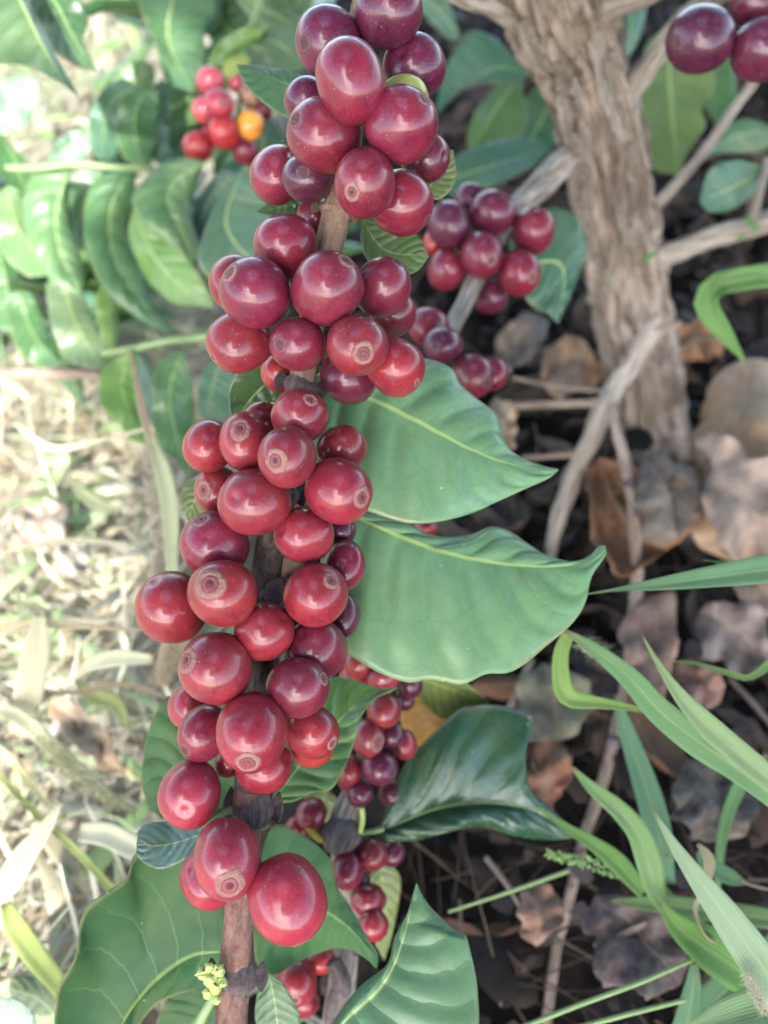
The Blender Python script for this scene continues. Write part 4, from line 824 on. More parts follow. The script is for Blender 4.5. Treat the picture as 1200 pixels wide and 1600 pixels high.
# ------------------------------------------------------------------ TWIGS
tw = empty('dead_twig', P(860, 880, .44), 'pale knobbly forked twig leaning from the trunk down into the litter', 'twig')
tube('main_stick', tw, M['limb'], pix([(1035, 498, .425), (1015, 522, .428), (985, 572, .43), (948, 632, .432), (922, 690, .435), (897, 742, .438), (876, 800, .44), (864, 845, .443), (848, 960, .45)], .43), [.0045, .0050, .0045, .0052, .0044, .0043, .0038, .0030, .0024], 22, 80, ns=.16, nf=45, lump=.22)
for pts, r in (([(1015, 515, .425), (1040, 512, .42), (1064, 504, .415)], .0016), ([(945, 628, .43), (880, 631, .432), (796, 634, .435)], .0020), ([(915, 706, .435), (870, 712, .438), (815, 716, .44)], .0014), ([(940, 610, .432), (880, 606, .436), (800, 590, .44)], .0010)):
    tube('side_stick', tw, M['twig'], pix(pts, .43), [r*1.15, r, r*.85], 12, 26, ns=.1, nf=60, lump=.2)
t2 = empty('dead_twig', P(855, 1620, .315), 'long thin brown jointed twig hanging down through the litter to the frame bottom', 'twig')
ms2 = tube('main_stick', t2, M['twig'], pix([(955, 632, .415), (968, 690, .41), (985, 760, .405), (993, 850, .40), (994, 920, .395), (986, 1000, .385), (975, 1080, .378), (958, 1160, .37), (938, 1235, .362), (915, 1300, .354), (895, 1380, .345), (872, 1470, .335), (858, 1560, .325), (850, 1640, .318)], .4), [.0022, .0024, .0026, .0028, .0028, .0027, .0026, .0025, .0024, .0023, .0022, .0021, .002, .002], 14, 120, ns=.06, nf=60, lump=.22)
for x, y, d in ((984, 755, .404), (993, 800, .402), (985, 990, .384), (958, 1160, .368)):
    knob('joint', ms2, M['node'], P(x, y, d), .0029, (1, 1, .8), .3)
t3 = tube('dead_twig', None, M['twig'], [PG(-60, 583, .05), PG(60, 583, .055), PG(158, 586, .055)], [.0026, .0028, .0024], 12, 24, ns=.08, nf=40, lump=.15)
tag(t3, 'straight pinkish stick lying level at the left edge below the drooping leaves', 'twig')
for i, (a, b, r, lab) in enumerate((((760, 1180), (830, 1030), .0018, 'short grey stick poking out under the lower big leaf'), ((1140, 1060), (1210, 1140), .0011, 'thin reddish stalk slanting at the right edge under the grass'), ((930, 1480), (1010, 1440), .0012, 'short pale stick lying on the purple brown leaf'), ((760, 1340), (815, 1420), .0010, 'thin dry stem slanting below the dark glossy leaf'))):
    o = tube('dead_twig', None, M['twig'], [PG(*a, .02), PG((a[0]+b[0])/2+3, (a[1]+b[1])/2, .026), PG(*b, .03)], [r, r, r*.8], 10, 16, ns=.08, lump=.15); tag(o, lab, 'twig', 'small sticks in the litter')
# ------------------------------------------------------------------ FALLEN LEAVES
BR, PK, GY, DK, TN, RB, VL = (.27, .125, .058), (.27, .165, .13), (.13, .11, .095), (.034, .027, .028), (.42, .29, .19), (.17, .066, .036), (.080, .056, .060)
def fallen(lab, color, mid, up, lo, h=.02, **k):
    o = traced('fallen_leaf', None, M['dead'], color, 0, mid, up, lo, ground=h, **{**dict(wave=4.5, puff=.7, eu=6, el=4, arch=4, thick=.0004), **k})
    tag(o, lab, 'fallen leaf', 'fallen leaves you can tell apart'); return o
fallen('largest pale tan fallen leaf at the right edge beside the trunk foot', (.42, .27, .165), [(1170, 560), (1150, 690), (1140, 780), (1150, 880)], [(1120, 590), (1085, 660), (1078, 740), (1095, 840), (1120, 870)], [(1230, 600), (1260, 740), (1215, 860)], h=.045, eu=-12, bow=6, wave=9)
fallen('pinkish fallen leaf lapping over the big tan one at the right edge', (.34, .25, .2), [(1085, 690), (1130, 750), (1175, 800), (1240, 830)], [(1100, 720), (1105, 790), (1130, 840), (1190, 870)], [(1110, 670), (1170, 700), (1240, 760)], h=.062, eu=-10, el=8, puff=1, wave=7)
fallen('curled brown fallen leaf with rolled edges in front of the trunk foot', BR, [(935, 715), (960, 780), (990, 830), (1040, 860)], [(980, 712), (1040, 720), (1085, 760), (1080, 830)], [(918, 740), (920, 800), (945, 870), (985, 905)], h=.035, eu=22, el=12, bow=-12, wave=6)
fallen('greyish rolled leaf flap lying over the curled brown one', GY, [(1000, 715), (1045, 760), (1060, 840)], [(1040, 708), (1088, 745), (1090, 800)], [(990, 760), (1010, 810), (1035, 850)], h=.055, eu=-10, bow=8)
fallen('brown fallen leaf with a light face left of the trunk foot', (.33, .20, .12), [(845, 600), (890, 560), (945, 590)], [(850, 560), (880, 525), (930, 555)], [(860, 612), (905, 618)], h=.03)
fallen('grey crumpled fallen leaf between the limb cherries and the trunk', GY, [(770, 570), (810, 530), (860, 500)], [(780, 520), (820, 492)], [(800, 580), (840, 545)], h=.03)
fallen('pale rounded fallen leaf edge beside the tip of the upper big leaf', TN, [(775, 620), (790, 660), (792, 702)], [(760, 640), (770, 690)], [(802, 632), (808, 670), (802, 695)], h=.06)
fallen('olive grey flat fallen leaf under the lower big leaf', (.17, .16, .10), [(850, 1035), (870, 1090), (868, 1160)], [(815, 1050), (805, 1100), (825, 1150)], [(900, 1050), (925, 1090), (905, 1140)], h=.025, wave=1.5)
fallen('reddish brown fallen leaf right of the dark glossy leaf', RB, [(830, 1160), (850, 1210), (865, 1265)], [(812, 1180), (820, 1240)], [(880, 1160), (892, 1220)], h=.02)
fallen('long pinkish fallen leaf behind the hanging jointed twig', PK, [(1020, 930), (1030, 1010), (1025, 1120)], [(985, 960), (978, 1040), (995, 1110)], [(1055, 940), (1062, 1010), (1045, 1100)], h=.03)
fallen('dark grey ribbed fallen leaf at right under the bent grass', (.095, .08, .075), [(1070, 1190), (1120, 1240), (1130, 1312)], [(1130, 1190), (1180, 1240), (1170, 1295)], [(1055, 1230), (1065, 1290), (1095, 1315)], h=.025, puff=1.6)
fallen('small brown fallen leaf with a point, low in the middle of the litter', (.24, .13, .095), [(830, 1380), (845, 1430), (838, 1478)], [(808, 1400), (815, 1455)], [(872, 1390), (876, 1440)], h=.02)
fallen('purple brown crumpled fallen leaf low in the litter, right of the thin twig', VL, [(930, 1400), (990, 1450), (1060, 1540)], [(975, 1395), (1050, 1420), (1070, 1490)], [(915, 1440), (930, 1510), (990, 1560)], h=.025, puff=1.5, wave=8)
fallen('orange brown fallen leaf in the shade right of the trunk', (.36, .15, .05), [(1050, 545), (1090, 520), (1135, 530)], [(1060, 510), (1110, 500)], [(1070, 565), (1120, 560)], h=.02)
fallen('reddish fallen leaf under the thin grass at the right', (.25, .13, .10), [(1050, 1040), (1090, 1060), (1120, 1100)], [(1080, 1030), (1120, 1050)], [(1050, 1080), (1090, 1110)], h=.025)
fallen('violet grey fallen leaf at the right edge below the big tan one', (.2, .16, .15), [(1090, 960), (1150, 980), (1215, 1040)], [(1120, 940), (1190, 960)], [(1090, 1000), (1150, 1040)], h=.02)
fallen('brown fallen leaf pale at the rim at the right edge in the middle', (.28, .18, .13), [(1150, 860), (1180, 910), (1230, 960)], [(1190, 850), (1230, 900)], [(1130, 900), (1170, 960)], h=.02)
fallen('sunlit beige fallen leaf among straw at far left', (.40, .32, .26), [(30, 850), (70, 810), (105, 790)], [(30, 800), (70, 780)], [(60, 860), (100, 830)], h=.015)
fallen('long sunlit tan dead leaf left of the dark leaf', (.36, .25, .16), [(78, 1095), (130, 1145), (200, 1215)], [(105, 1095), (165, 1150)], [(75, 1115), (120, 1170)], h=.03)
fallen('white sunlit leaf lying in the straw, left of the beige ringed cherry', (.42, .38, .31), [(85, 890), (115, 868), (140, 850)], [(85, 865), (115, 845)], [(105, 895), (140, 875)], h=.02)
DM = [gmesh(i, M['dead']) for i in range(8)]
def seen(p, pad=60):
    v = p-C0; d = -v.dot(CZ); x = 600+v.dot(CX)/(d*K); y = 800-v.dot(CY)/(d*K)
    return -pad < x < 1200+pad and -pad < y < 1600+pad, x, y
cnt = 0; tries = 0
ANCH = [(860, 560, 'left of the trunk foot'), (1110, 450, 'right of the trunk'), (1120, 330, 'under the right hand limb'), (800, 200, 'far behind the trunk on its left'), (1130, 200, 'far behind the trunk on its right'), (1100, 640, 'behind the big tan leaf'), (830, 780, 'beside the forked pale twig'),
 (960, 900, 'behind the jointed hanging twig'), (1130, 1000, 'below the level grass blade'), (760, 1010, 'hidden near the lower big leaf'), (870, 1230, 'beside the glossy leaf tip'), (1100, 1180, 'behind the crossing grass blades'), (700, 1350, 'below the dark glossy leaf'), (800, 1480, 'right of the bright bottom leaf'), (960, 1300, 'under the mottled blade'), (930, 1480, 'around the purple brown leaf'), (1120, 1400, 'behind the pale grass blade'), (900, 1580, 'at the bottom beside the thin stalks'), (560, 1450, 'behind the lower branch'), (1180, 1560, 'under the corner grass tuft')]
while cnt < 180 and tries < 6000:
    tries += 1
    x, y = rnd.uniform(-.06, .46), rnd.uniform(.02, 1.0); p = Vector((x, y, 0)); ok, sx, sy = seen(p)
    if not ok or sx < 420 or sy < 120 or (sy < 420 and sx < 700): continue
    o = bpy.data.objects.new('fallen_leaf', DM[cnt % 8]); COL.objects.link(o)
    L = rnd.uniform(.028, .075)
    o.location = (x, y, gh(x, y)+rnd.uniform(-.008, .008)); o.rotation_euler = (rnd.gauss(0, .6), rnd.gauss(0, .6), rnd.uniform(0, 6.28)); o.scale = (L, L, L)
    c = rnd.choice([DK, DK, DK, DK, VL, VL, VL, RB, BR, GY, (.018, .015, .016), (.015, .012, .014)]); j = rnd.uniform(.5, 1.0); o.color = (*[q*j for q in c], 1)
    wc = {DK: 'blackish', VL: 'purplish brown', GY: 'grey', RB: 'reddish brown', BR: 'brown', PK: 'pinkish tan'}.get(c, 'black')
    near = min(ANCH, key=lambda q: (q[0]-sx)**2+(q[1]-sy)**2)[2]
    tag(o, '%s %s dead leaf%s %s' % ('small' if L < .045 else 'larger' if L > .062 else 'mid sized', wc, ' lying tilted' if abs(o.rotation_euler.x)+abs(o.rotation_euler.y) > .8 else ' lying flat', near), 'fallen leaf', 'dead leaves of the shaded litter'); cnt += 1
# crumbs, dry threads and roots between the leaves
def scatter_mesh(name, n, fn, mats, label, fm=True):
    V, F, UV, MI = [], [], [], []
    for i in range(n):
        r = fn(i)
        if r is None: continue
        v, f, uv, mi = r; b = len(V); V += [tuple(q) for q in v]; F += [tuple(a+b for a in q) for q in f]; UV += uv; MI += [mi]*len(f)
    o = mk(name, V, F, mats, None, UV, MI); tag(o, label, kind='stuff'); return o
def strand(x, y, z, L, w, az, el, bend, rows=6):
    d = Vector((math.cos(az)*math.cos(el), math.sin(az)*math.cos(el), math.sin(el))); s = d.cross(Vector((0, 0, 1)))
    s = s.normalized() if s.length > .01 else Vector((1, 0, 0)); up = s.cross(d)
    V, F, UV = [], [], []
    for i in range(rows):
        t = i/(rows-1); p = Vector((x, y, z))+d*(L*t)+Vector((0, 0, -1))*(bend*L*t*t)+s*(L*.25*bend*math.sin(t*3+az*5))
        ww = w*(1-.85*t)
        V += [p-s*ww, p+up*ww*.35, p+s*ww]; UV += [(t, -1), (t, 0), (t, 1)]
    for i in range(rows-1):
        for j in range(2): q = i*3+j; F.append((q, q+1, q+4, q+3))
    return V, F, UV
def crumb(i):
    x, y = rnd.uniform(-.05, .62), rnd.uniform(-.02, 1.0)
    if not seen(Vector((x, y, 0)), 330)[0]: return None
    z = gh(x, y)+rnd.uniform(-.008, .012)
    if rnd.random() < .45:
        v, f, uv = strand(x, y, z, rnd.uniform(.02, .07), rnd.uniform(.0003, .0008), rnd.uniform(0, 6.28), rnd.uniform(-.1, .4), rnd.uniform(0, .6)); return v, f, uv, rnd.choice((0, 1, 1))
    r = rnd.uniform(.002, .008)*rnd.choice((1, 1, 1.9)); a = rnd.uniform(0, 6.28); tl_ = Vector((rnd.gauss(0, .5), rnd.gauss(0, .5), 1)).normalized(); e1 = tl_.orthogonal().normalized(); e2 = tl_.cross(e1); p = Vector((x, y, z))
    v = [p+e1*math.cos(a+k*1.05)*r*rnd.uniform(.5, 1.2)+e2*math.sin(a+k*1.05)*r*rnd.uniform(.5, 1.2)+tl_*rnd.uniform(-.15, .15)*r for k in range(6)]+[p+tl_*r*.2]
    return v, [(k, (k+1) % 6, 6) for k in range(6)], [(q.x*20, q.y*20) for q in v], rnd.choice((1, 2, 2, 2, 3))
ml = [simple('crumb_straw', (.12, .092, .066), .8, 200, .4), simple('crumb_brown', (.05, .032, .023), .8, 200, .5), simple('crumb_dark', (.015, .012, .012), .85, 200, .4), simple('crumb_violet', (.035, .028, .031), .6, 200, .4)]
scatter_mesh('leaf_litter', 6500, crumb, ml, 'dark crumbs of broken leaves and dry threads on the shaded soil')
# ------------------------------------------------------------------ DRY GRASS AT LEFT
ms = []
for nm, c in (('straw_pale', (.54, .50, .38)), ('straw_gold', (.45, .39, .25)), ('straw_grey', (.40, .37, .30)), ('weed_green', (.24, .34, .13)), ('straw_brown', (.30, .21, .13)), ('weed_pale', (.38, .46, .24))):
    m, t, b = mat(nm); tc = N(t, 'ShaderNodeTexCoord'); n = noise_n(t, tc.outputs['Object'], 60, 4)
    t.links.new(mixc(t, mth(t, 'MULTIPLY_ADD', n.outputs[0], 2, -.5, True), tuple(q*.6 for q in c), c), b.inputs['Base Color']); b.inputs['Roughness'].default_value = .6
    tr = N(t, 'ShaderNodeBsdfTranslucent'); tr.inputs[0].default_value = (*c, 1); mx = N(t, 'ShaderNodeMixShader'); mx.inputs[0].default_value = .25
    t.links.new(b.outputs[0], mx.inputs[1]); t.links.new(tr.outputs[0], mx.inputs[2]); t.links.new(mx.outputs[0], t.nodes['Material Output'].inputs[0]); ms.append(m)
def grass(i):
    near = i < 13500
    x, y = (rnd.uniform(-.75, -.035), rnd.uniform(-.05, 1.15)) if near else (rnd.uniform(-2.0, -.1), rnd.uniform(-1.6, 2.4))
    if near and (x > -.06-.20*(y-.1)+rnd.gauss(0, .03) or not seen(Vector((x, y, 0)), 200)[0]): return None
    z = gh(x, y)+rnd.uniform(-.008, .004)
    if i % 11 == 0:
        w = rnd.uniform(.002, .006); v, f, uv = strand(x, y, z, rnd.uniform(.02, .06), w, rnd.uniform(0, 6.28), rnd.uniform(0, .9), rnd.uniform(.1, .7), 7); return v, f, uv, rnd.choice((0, 1, 3, 5, 5, 2))
    flat = rnd.random() < .6
    v, f, uv = strand(x, y, z, rnd.uniform(.02, .075), rnd.uniform(.0004, .0018), rnd.uniform(0, 6.28), rnd.uniform(0, .25) if flat else rnd.uniform(.3, 1.3), rnd.uniform(.0, .8), 6)
    return v, f, uv, rnd.choices((0, 1, 2, 3, 4, 5), (34, 22, 18, 8, 10, 8))[0]
scatter_mesh('dry_grass', 17500, grass, ms, 'pale sunlit straw and dry grass covering the ground at left')
wd = empty('dry_grass_clump', PG(120, 1330, 0), 'tall bleached grass tuft with broad folded blades and feathery heads at left', 'grass')
ST, SG = (.62, .56, .36), (.34, .42, .17)
def seed_head(parent, pts, d0, n, sp, bristle, col, seed, r0=5):
    rr = random.Random(seed); q = cr([P(p[0], p[1], d0) for p in pts], 40); V, F, UV = [], [], []
    for i in range(n):
        t = rr.random()**.9; p = Vector(q[int(t*39)]); tg = (Vector(q[min(39, int(t*39)+1)])-Vector(q[max(0, int(t*39)-1)])).normalized()
        a = rr.uniform(0, 6.28); e1 = tg.orthogonal().normalized(); e2 = tg.cross(e1); o = e1*math.cos(a)+e2*math.sin(a)
        rad = r0*K*d0*(.35+.65*math.sin(math.pi*min(1, t*.9+.1))); c = p+o*rad*rr.uniform(.3, 1); dr = (o*.7+tg*.6*(-1 if rr.random() < .1 else 1)).normalized(); L = sp*.6*K*d0*rr.uniform(.6, 1.3); b = len(V); s = dr.cross(tg).normalized()*L*.28; u = s.cross(dr).normalized()*L*.28
        V += [c, c+dr*L*.45+s, c+dr*L*.45+u, c+dr*L*.45-s, c+dr*L*.45-u, c+dr*L]; F += [(b, b+1, b+2), (b, b+2, b+3), (b, b+3, b+4), (b, b+4, b+1), (b+5, b+2, b+1), (b+5, b+3, b+2), (b+5, b+4, b+3), (b+5, b+1, b+4)]
        if bristle:
            b = len(V); e = c+(dr+Vector((rr.gauss(0, .3), rr.gauss(0, .3), rr.gauss(0, .3)))).normalized()*bristle*K*d0*rr.uniform(.5, 1.2); w = Vector((1, 0, 0)).cross(dr).normalized()*.00007
            V += [c-w, c+w, e]; F.append((b, b+1, b+2))
    o = mk('seed_head', V, F, M['seed'], parent, [(0, 0)]*len(V), color=col, smooth=False); return o
def wb(color, pts, w, d, **k): return blade(wd, color, pts, w, d, m='straw', **k)
wb((.40, .44, .26), [(203, 548), (216, 620), (232, 680), (255, 740), (266, 810), (268, 900)], [1.5, 4, 6, 13, 13, 8], .335)
wb((.28, .17, .12), [(203, 545), (212, 590), (226, 650), (236, 690)], [1, 3, 5, 2], .331)
wb((.36, .42, .16), [(268, 800), (270, 870), (280, 960), (290, 1050)], [6, 5, 4, 4], .338)
wb((.60, .56, .38), [(30, 1150), (45, 1080), (58, 1010), (62, 960)], [15, 22, 20, 8], .31, fold=.15)
wb((.62, .62, .44), [(240, 1030), (180, 1028), (140, 1040), (114, 1064)], [7, 13, 9, 1], .315)
wb((.56, .55, .36), [(-20, 1100), (30, 1120), (80, 1165), (130, 1210), (190, 1262)], [8, 12, 12, 11, 4], .305)
wb((.68, .66, .50), [(98, 1250), (70, 1295), (30, 1350), (6, 1400), (10, 1450)], [2, 12, 20, 16, 8], .275)
wb((.27, .36, .07), [(8, 1410), (25, 1450), (60, 1500), (95, 1545), (140, 1620)], [8, 16, 17, 13, 8], .27)
wb((.62, .62, .46), [(125, 1300), (170, 1305), (220, 1330), (270, 1340)], [14, 18, 16, 6], .29)
wb((.28, .36, .10), [(-10, 1200), (50, 1265), (120, 1330), (180, 1395), (230, 1450)], [4, 5, 6, 6, 4], .30)
wb((.60, .52, .34), [(0, 985), (60, 975), (130, 978), (220, 985)], [9, 8, 5, 3], .318)
wb((.50, .40, .26), [(220, 985), (150, 978), (100, 972), (70, 982)], [2, 3, 3, 1], .312)
wb((.66, .60, .42), [(20, 660), (80, 700), (150, 690), (235, 668)], [3, 5, 4, 2], .37)
wb((.66, .60, .42), [(10, 860), (70, 850), (130, 845), (200, 850)], [2, 5, 5, 3], .35)
wb((.45, .48, .25), [(100, 740), (140, 780), (190, 800)], [2, 10, 3], .36)
wb((.34, .25, .16), [(60, 1085), (130, 1080), (200, 1070), (260, 1090)], [3, 4, 4, 3], .318)
wb((.3, .36, .12), [(120, 1060), (140, 1085), (180, 1100), (200, 1140)], [3, 12, 12, 3], .325)
wb((.55, .58, .3), [(100, 1280), (60, 1240), (10, 1180), (-30, 1150)], [3, 4, 5, 4], .30)
seed_head(wd, [(232, 690), (238, 760), (245, 830), (250, 860)], .335, 420, 9, 34, (.36, .29, .22), 1, 12)
seed_head(wd, [(275, 990), (265, 1030), (255, 1070)], .30, 520, 10, 34, (.38, .30, .19), 2, 16)
seed_head(wd, [(60, 1150), (110, 1205), (165, 1245), (215, 1270)], .30, 700, 8, 20, (.30, .29, .16), 3, 13)
seed_head(wd, [(20, 920), (55, 950), (80, 965)], .32, 260, 8, 20, (.35, .32, .22), 4, 9)
cb = empty('broadleaf_weed', PG(20, 1590, 0), 'low weed with one grey green and one olive leaf in the bottom left corner', 'weed')
traced('leaf', cb, M['leaf'], (.12, .17, .06), .30, [(110, 1620), (60, 1560), (-20, 1540)], [(80, 1540), (40, 1526), (0, 1532)], [(60, 1640), (0, 1620)], n=24, k=8)
traced('leaf', cb, M['leaf'], (.18, .25, .2), .285, [(60, 1640), (30, 1590), (-20, 1570)], [(55, 1590), (30, 1562), (0, 1560)], [(0, 1640), (-20, 1610)], n=24, k=8)
tube('stem', cb, M['green'], [PG(60, 1660, 0), P(75, 1640, .30), P(90, 1610, .30)], [.0012]*3, 8, 10)
# small green weeds in the straw
def weedleaf(i):
    x, y = rnd.uniform(-.6, -.06), rnd.uniform(.05, 1.1)
    if x > -.08-.2*(y-.1) or nz(x*9, y*9, 4) < .12: return None
    z = gh(x, y)+rnd.uniform(.004, .02); V, F, UV = generic_leaf(i % 9, 6, 2); L = rnd.uniform(.010, .026)
    mt = Matrix.Translation((x, y, z)) @ Matrix.Rotation(rnd.uniform(0, 6.28), 4, 'Z') @ Matrix.Rotation(rnd.gauss(0, .4), 4, 'X') @ Matrix.Diagonal((L, L*1.3, L, 1))
    return [mt @ Vector(v) for v in V], F, UV, rnd.choice((3, 5, 5))
scatter_mesh('ground_weeds', 900, weedleaf, ms, 'small pale green weed leaves low in the sunlit straw')
# ------------------------------------------------------------------ GREEN GRASS AT RIGHT
GB, GB2, GP, GDK = (.085, .21, .085), (.14, .27, .06), (.20, .30, .14), (.05, .15, .055)
ga = empty('grass_tuft', PG(1260, 1000, 0), 'grass tuft reaching in from the right edge with one long level pointed blade', 'grass')
blade(ga, (.075, .20, .10), [(912, 929), (965, 921), (1030, 913), (1110, 902), (1220, 888), (1330, 880)], [.8, 3, 10, 17, 23, 20], .232, tilt=.15)
blade(ga, (.12, .25, .08), [(1098, 875), (1140, 880), (1200, 876), (1290, 868)], [.6, 4, 9, 12], .236, tilt=-.3)
blade(ga, (.12, .22, .07), [(1045, 1033), (1085, 1036), (1140, 1052), (1172, 1058), (1215, 1030), (1280, 1000)], [.6, 2.5, 5, 5, 8, 7], .25)
blade(ga, (.10, .24, .06), [(1168, 570), (1130, 515), (1106, 478), (1118, 450), (1160, 438), (1220, 432), (1320, 440)], [1, 14, 19, 20, 19, 20, 18], .34, tilt=.3, fold=.45)
blade(ga, (.13, .27, .07), [(1215, 432), (1180, 425), (1140, 432), (1110, 455)], [10, 9, 8, 2], .338, tilt=-.3)
gb = empty('grass_tuft', PG(1290, 1300, 0), 'grass tuft of arching mid green blades crossing below the lower big leaf', 'grass')
blade(gb, (.17, .30, .06), [(890, 985), (876, 1020), (876, 1062), (888, 1090), (930, 1098), (975, 1104), (1020, 1114)], [9, 12, 14, 15, 10, 6, 2], .243, tilt=.2)
blade(gb, GB, [(882, 985), (925, 1012), (985, 1060), (1030, 1110), (1090, 1158), (1150, 1200), (1230, 1262)], [3, 10, 17, 21, 24, 20, 16], .236, tilt=-.1, fold=.2)
blade(gb, GP, [(1003, 992), (1030, 1040), (1060, 1085), (1100, 1130), (1150, 1175), (1230, 1240)], [1, 5, 11, 18, 20, 18], .232, tilt=.25)
blade(gb, (.06, .19, .11), [(963, 1085), (975, 1130), (992, 1180), (1012, 1240), (1028, 1300), (1040, 1380)], [3, 11, 16, 20, 20, 14], .29, tilt=.1)
blade(gb, (.07, .2, .09), [(928, 872), (918, 890), (908, 910)], [.5, 2, 1], .25)
seed_head(gb, [(905, 1000), (925, 1015), (948, 1028)], .262, 220, 9, 30, (.30, .31, .22), 5, 9)
gc = empty('grass_tuft', PG(1230, 1640, 0), 'dense grass tuft in the bottom right corner with pale, mottled and green blades', 'grass')
blade(gc, (.13, .26, .09), [(893, 1198), (925, 1232), (965, 1265), (995, 1300), (1012, 1345), (1025, 1395), (1045, 1430)], [2, 10, 15, 18, 20, 15, 6], .262, tilt=.2)
blade(gc, (.09, .24, .035), [(1030, 1410), (1060, 1450), (1100, 1480), (1150, 1515), (1200, 1560)], [4, 20, 34, 34, 20], .256, tilt=.3)
blade(gc, (.08, .22, .04), [(838, 1258), (880, 1290), (925, 1318), (965, 1350), (1005, 1395)], [1.5, 6, 11, 16, 10], .272, tilt=.2)
blade(gc, (.22, .32, .20), [(1020, 1264), (1050, 1315), (1085, 1365), (1130, 1425), (1180, 1495), (1250, 1600)], [1, 8, 15, 24, 30, 32], .232, tilt=-.15, fold=.15)
blade(gc, (.075, .16, .05), [(955, 1408), (1020, 1412), (1090, 1420), (1150, 1428), (1230, 1440)], [2, 12, 16, 16, 14], .285)
blade(gc, (.06, .19, .09), [(1165, 1380), (1140, 1370), (1105, 1350), (1090, 1330)], [3, 12, 12, 3], .27)
blade(gc, (.05, .16, .08), [(1085, 1505), (1082, 1550), (1070, 1620)], [6, 14, 22], .262)
blade(gc, (.05, .17, .08), [(1070, 1620), (1120, 1560), (1190, 1500), (1240, 1440)], [20, 26, 22, 10], .266)
blade(gc, (.16, .28, .13), [(1080, 1612), (1140, 1588), (1200, 1572), (1260, 1560)], [12, 26, 30, 24], .235)
blade(gc, (.10, .25, .10), [(1200, 1180), (1160, 1220), (1130, 1300), (1120, 1400)], [4, 10, 8, 4], .31)
blade(gc, (.08, .20, .06), [(1010, 1340), (1030, 1390), (1070, 1430), (1130, 1470)], [5, 13, 13, 4], .29)
blade(gc, (.36, .30, .18), [(1090, 1318), (1108, 1345), (1098, 1390), (1084, 1420), (1100, 1462), (1118, 1476)], [3, 9, 6, 7, 8, 2], .255, m='straw', tw=1.8)
tube('stalk', gc, M['green'], pix([(800, 1612, .25), (900, 1572, .25), (1000, 1535, .252), (1085, 1498, .255)], .25), [.0007, .0007, .0007, .0006], 8, 24)
tube('stalk', gc, M['green'], pix([(880, 1612, .25), (980, 1585, .25), (1072, 1562, .252)], .25), [.0007, .0007, .0006], 8, 20)
tube('stalk', gc, M['green'], pix([(700, 1425, .285), (800, 1392, .285), (890, 1360, .288)], .285), [.0004, .0006, .0007], 8, 20)
tube('stalk', gc, M['twig'], pix([(1155, 1375, .26), (1180, 1385, .262), (1230, 1395, .265)], .26), [.0004, .0005, .0005], 8, 14)
seed_head(gc, [(968, 1368), (930, 1352), (890, 1342), (853, 1332)], .275, 190, 10, 7, (.22, .34, .13), 6, 8)
seed_head(gc, [(1015, 1330), (1045, 1335), (1075, 1342)], .28, 90, 8, 8, (.20, .24, .12), 7, 7)
seed_head(gc, [(1165, 1520), (1180, 1550), (1195, 1585)], .228, 240, 8, 24, (.36, .33, .24), 8, 9)
# tiny white cotton speck by the stem
knob('cotton_tuft', None, M['white'], Vector((0, 0, 0)), 1, (1, 1, 1), .8).location = P(421, 634, .214)
ct = bpy.data.objects['cotton_tuft']; ct.scale = (.0013, .0008, .0007); tag(ct, 'tiny white cottony speck on the dark leaf beside the stem', 'cotton tuft')
# ------------------------------------------------------------------ CROWNS OUTSIDE THE FRAME THAT GIVE THE SHADE
cotel = 1/math.tan(R(SUN_EL)); ax_, ay_ = -sdir.x/sdir.z, -sdir.y/sdir.z      # ground shift per metre of height, away from the sun
def crown_leaf(x, y, z, L, rr, v):
    V, F, UV = generic_leaf(v % 9, 7, 2)
    mt = Matrix.Translation((x, y, z)) @ Matrix.Rotation(rr.uniform(0, 6.28), 4, 'Z') @ Matrix.Rotation(rr.gauss(0, .6), 4, 'X') @ Matrix.Rotation(rr.gauss(.3, .5), 4, 'Y') @ Matrix.Diagonal((L, L, L, 1))
    return [mt @ Vector(q) for q in V], F, UV, 0
rr = random.Random(5)
def back_leaf(i):
    gx, gy = rr.uniform(-.3, .85), rr.uniform(.0, 1.25); z = rr.uniform(1.0, 1.75)
    if gx < float(np.interp(gy, [0, .2, .45, .55, .65, .8, 1.2], [-.09, -.106, -.107, -.085, -.055, -.07, -.15]))+.008*nz(gy*9, 2.2): return None
    return crown_leaf(gx-ax_*z, gy-ay_*z, z, rr.uniform(.10, .16), rr, i)
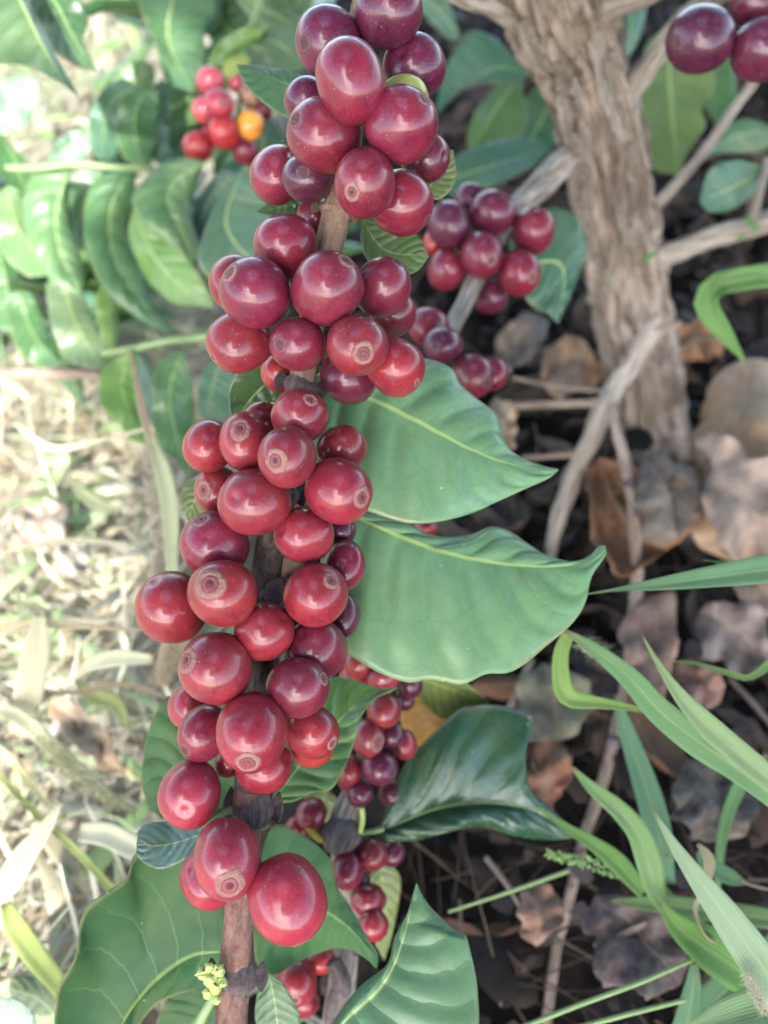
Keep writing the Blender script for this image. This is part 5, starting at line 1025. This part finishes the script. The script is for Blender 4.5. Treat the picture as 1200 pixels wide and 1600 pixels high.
sh = empty('coffee_tree', (.35, -1.5, 0), 'unseen coffee tree added behind the viewer, its crown shaped to shade the fruit', 'tree')  # added sun blocker; its crown edge is cut to the wanted shadow line
def stuffchild(name, parent, n, fn, m):
    V, F, UV = [], [], []
    for i in range(n):
        r = fn(i)
        if r is None: continue
        b = len(V); V += [tuple(q) for q in r[0]]; F += [tuple(a+b for a in q) for q in r[1]]; UV += r[2]
    o = mk(name, V, F, m, parent, UV, color=(.045, .12, .045)); o['kind'] = 'stuff'; return o
stuffchild('crown', sh, 3200, back_leaf, M['leaf_dark'])
tube('trunk', sh, M['trunk'], [Vector((.35, -1.5, -.02)), Vector((.36, -1.45, .6)), Vector((.32, -1.35, 1.2)), Vector((.3, -1.3, 1.6))], [.03, .026, .02, .012], 20, 40, ns=.1)
def own_leaf(i):
    x, y, z = rr.uniform(.08, 1.0), rr.uniform(-.15, 1.3), rr.uniform(.56, 1.1)
    if x < .09+.2*(z-.55): return None
    return crown_leaf(x, y, z, rr.uniform(.10, .16), rr, i)
stuffchild('crown', tree, 900, own_leaf, M['leaf_dark'])  # unseen crown of this tree, made denser to darken the ground at right

def high_leaf(i):
    za, az = R(rr.uniform(19, 84)), R(rr.uniform(0, 360)); z = rr.uniform(2.2, 3.8)
    dv = Vector((math.sin(za)*math.sin(az), math.sin(za)*math.cos(az), math.cos(za)))
    if dv.angle(sdir) < R(23): return None
    h = z*math.tan(za)
    if h > 9: return None
    x, y = h*math.sin(az)-.02, h*math.cos(az)+.13
    return crown_leaf(x, y, z, rr.uniform(.35, .6)*(1+.12*h), rr, i)
st_ = empty('added_shade_tree', (2.2, 4.2, 0), 'unseen tall tree added overhead to shade the plants, open gap straight above', 'tree')  # added canopy; closes the sky so the cherries mirror one bright gap
stuffchild('crown', st_, 2600, high_leaf, M['leaf_dark'])
tube('trunk', st_, M['trunk'], [Vector((2.2, 4.2, -.05)), Vector((2.15, 4.1, 1.2)), Vector((2.0, 3.9, 2.4)), Vector((1.8, 3.5, 3.4))], [.14, .12, .1, .06], 20, 40, ns=.1)
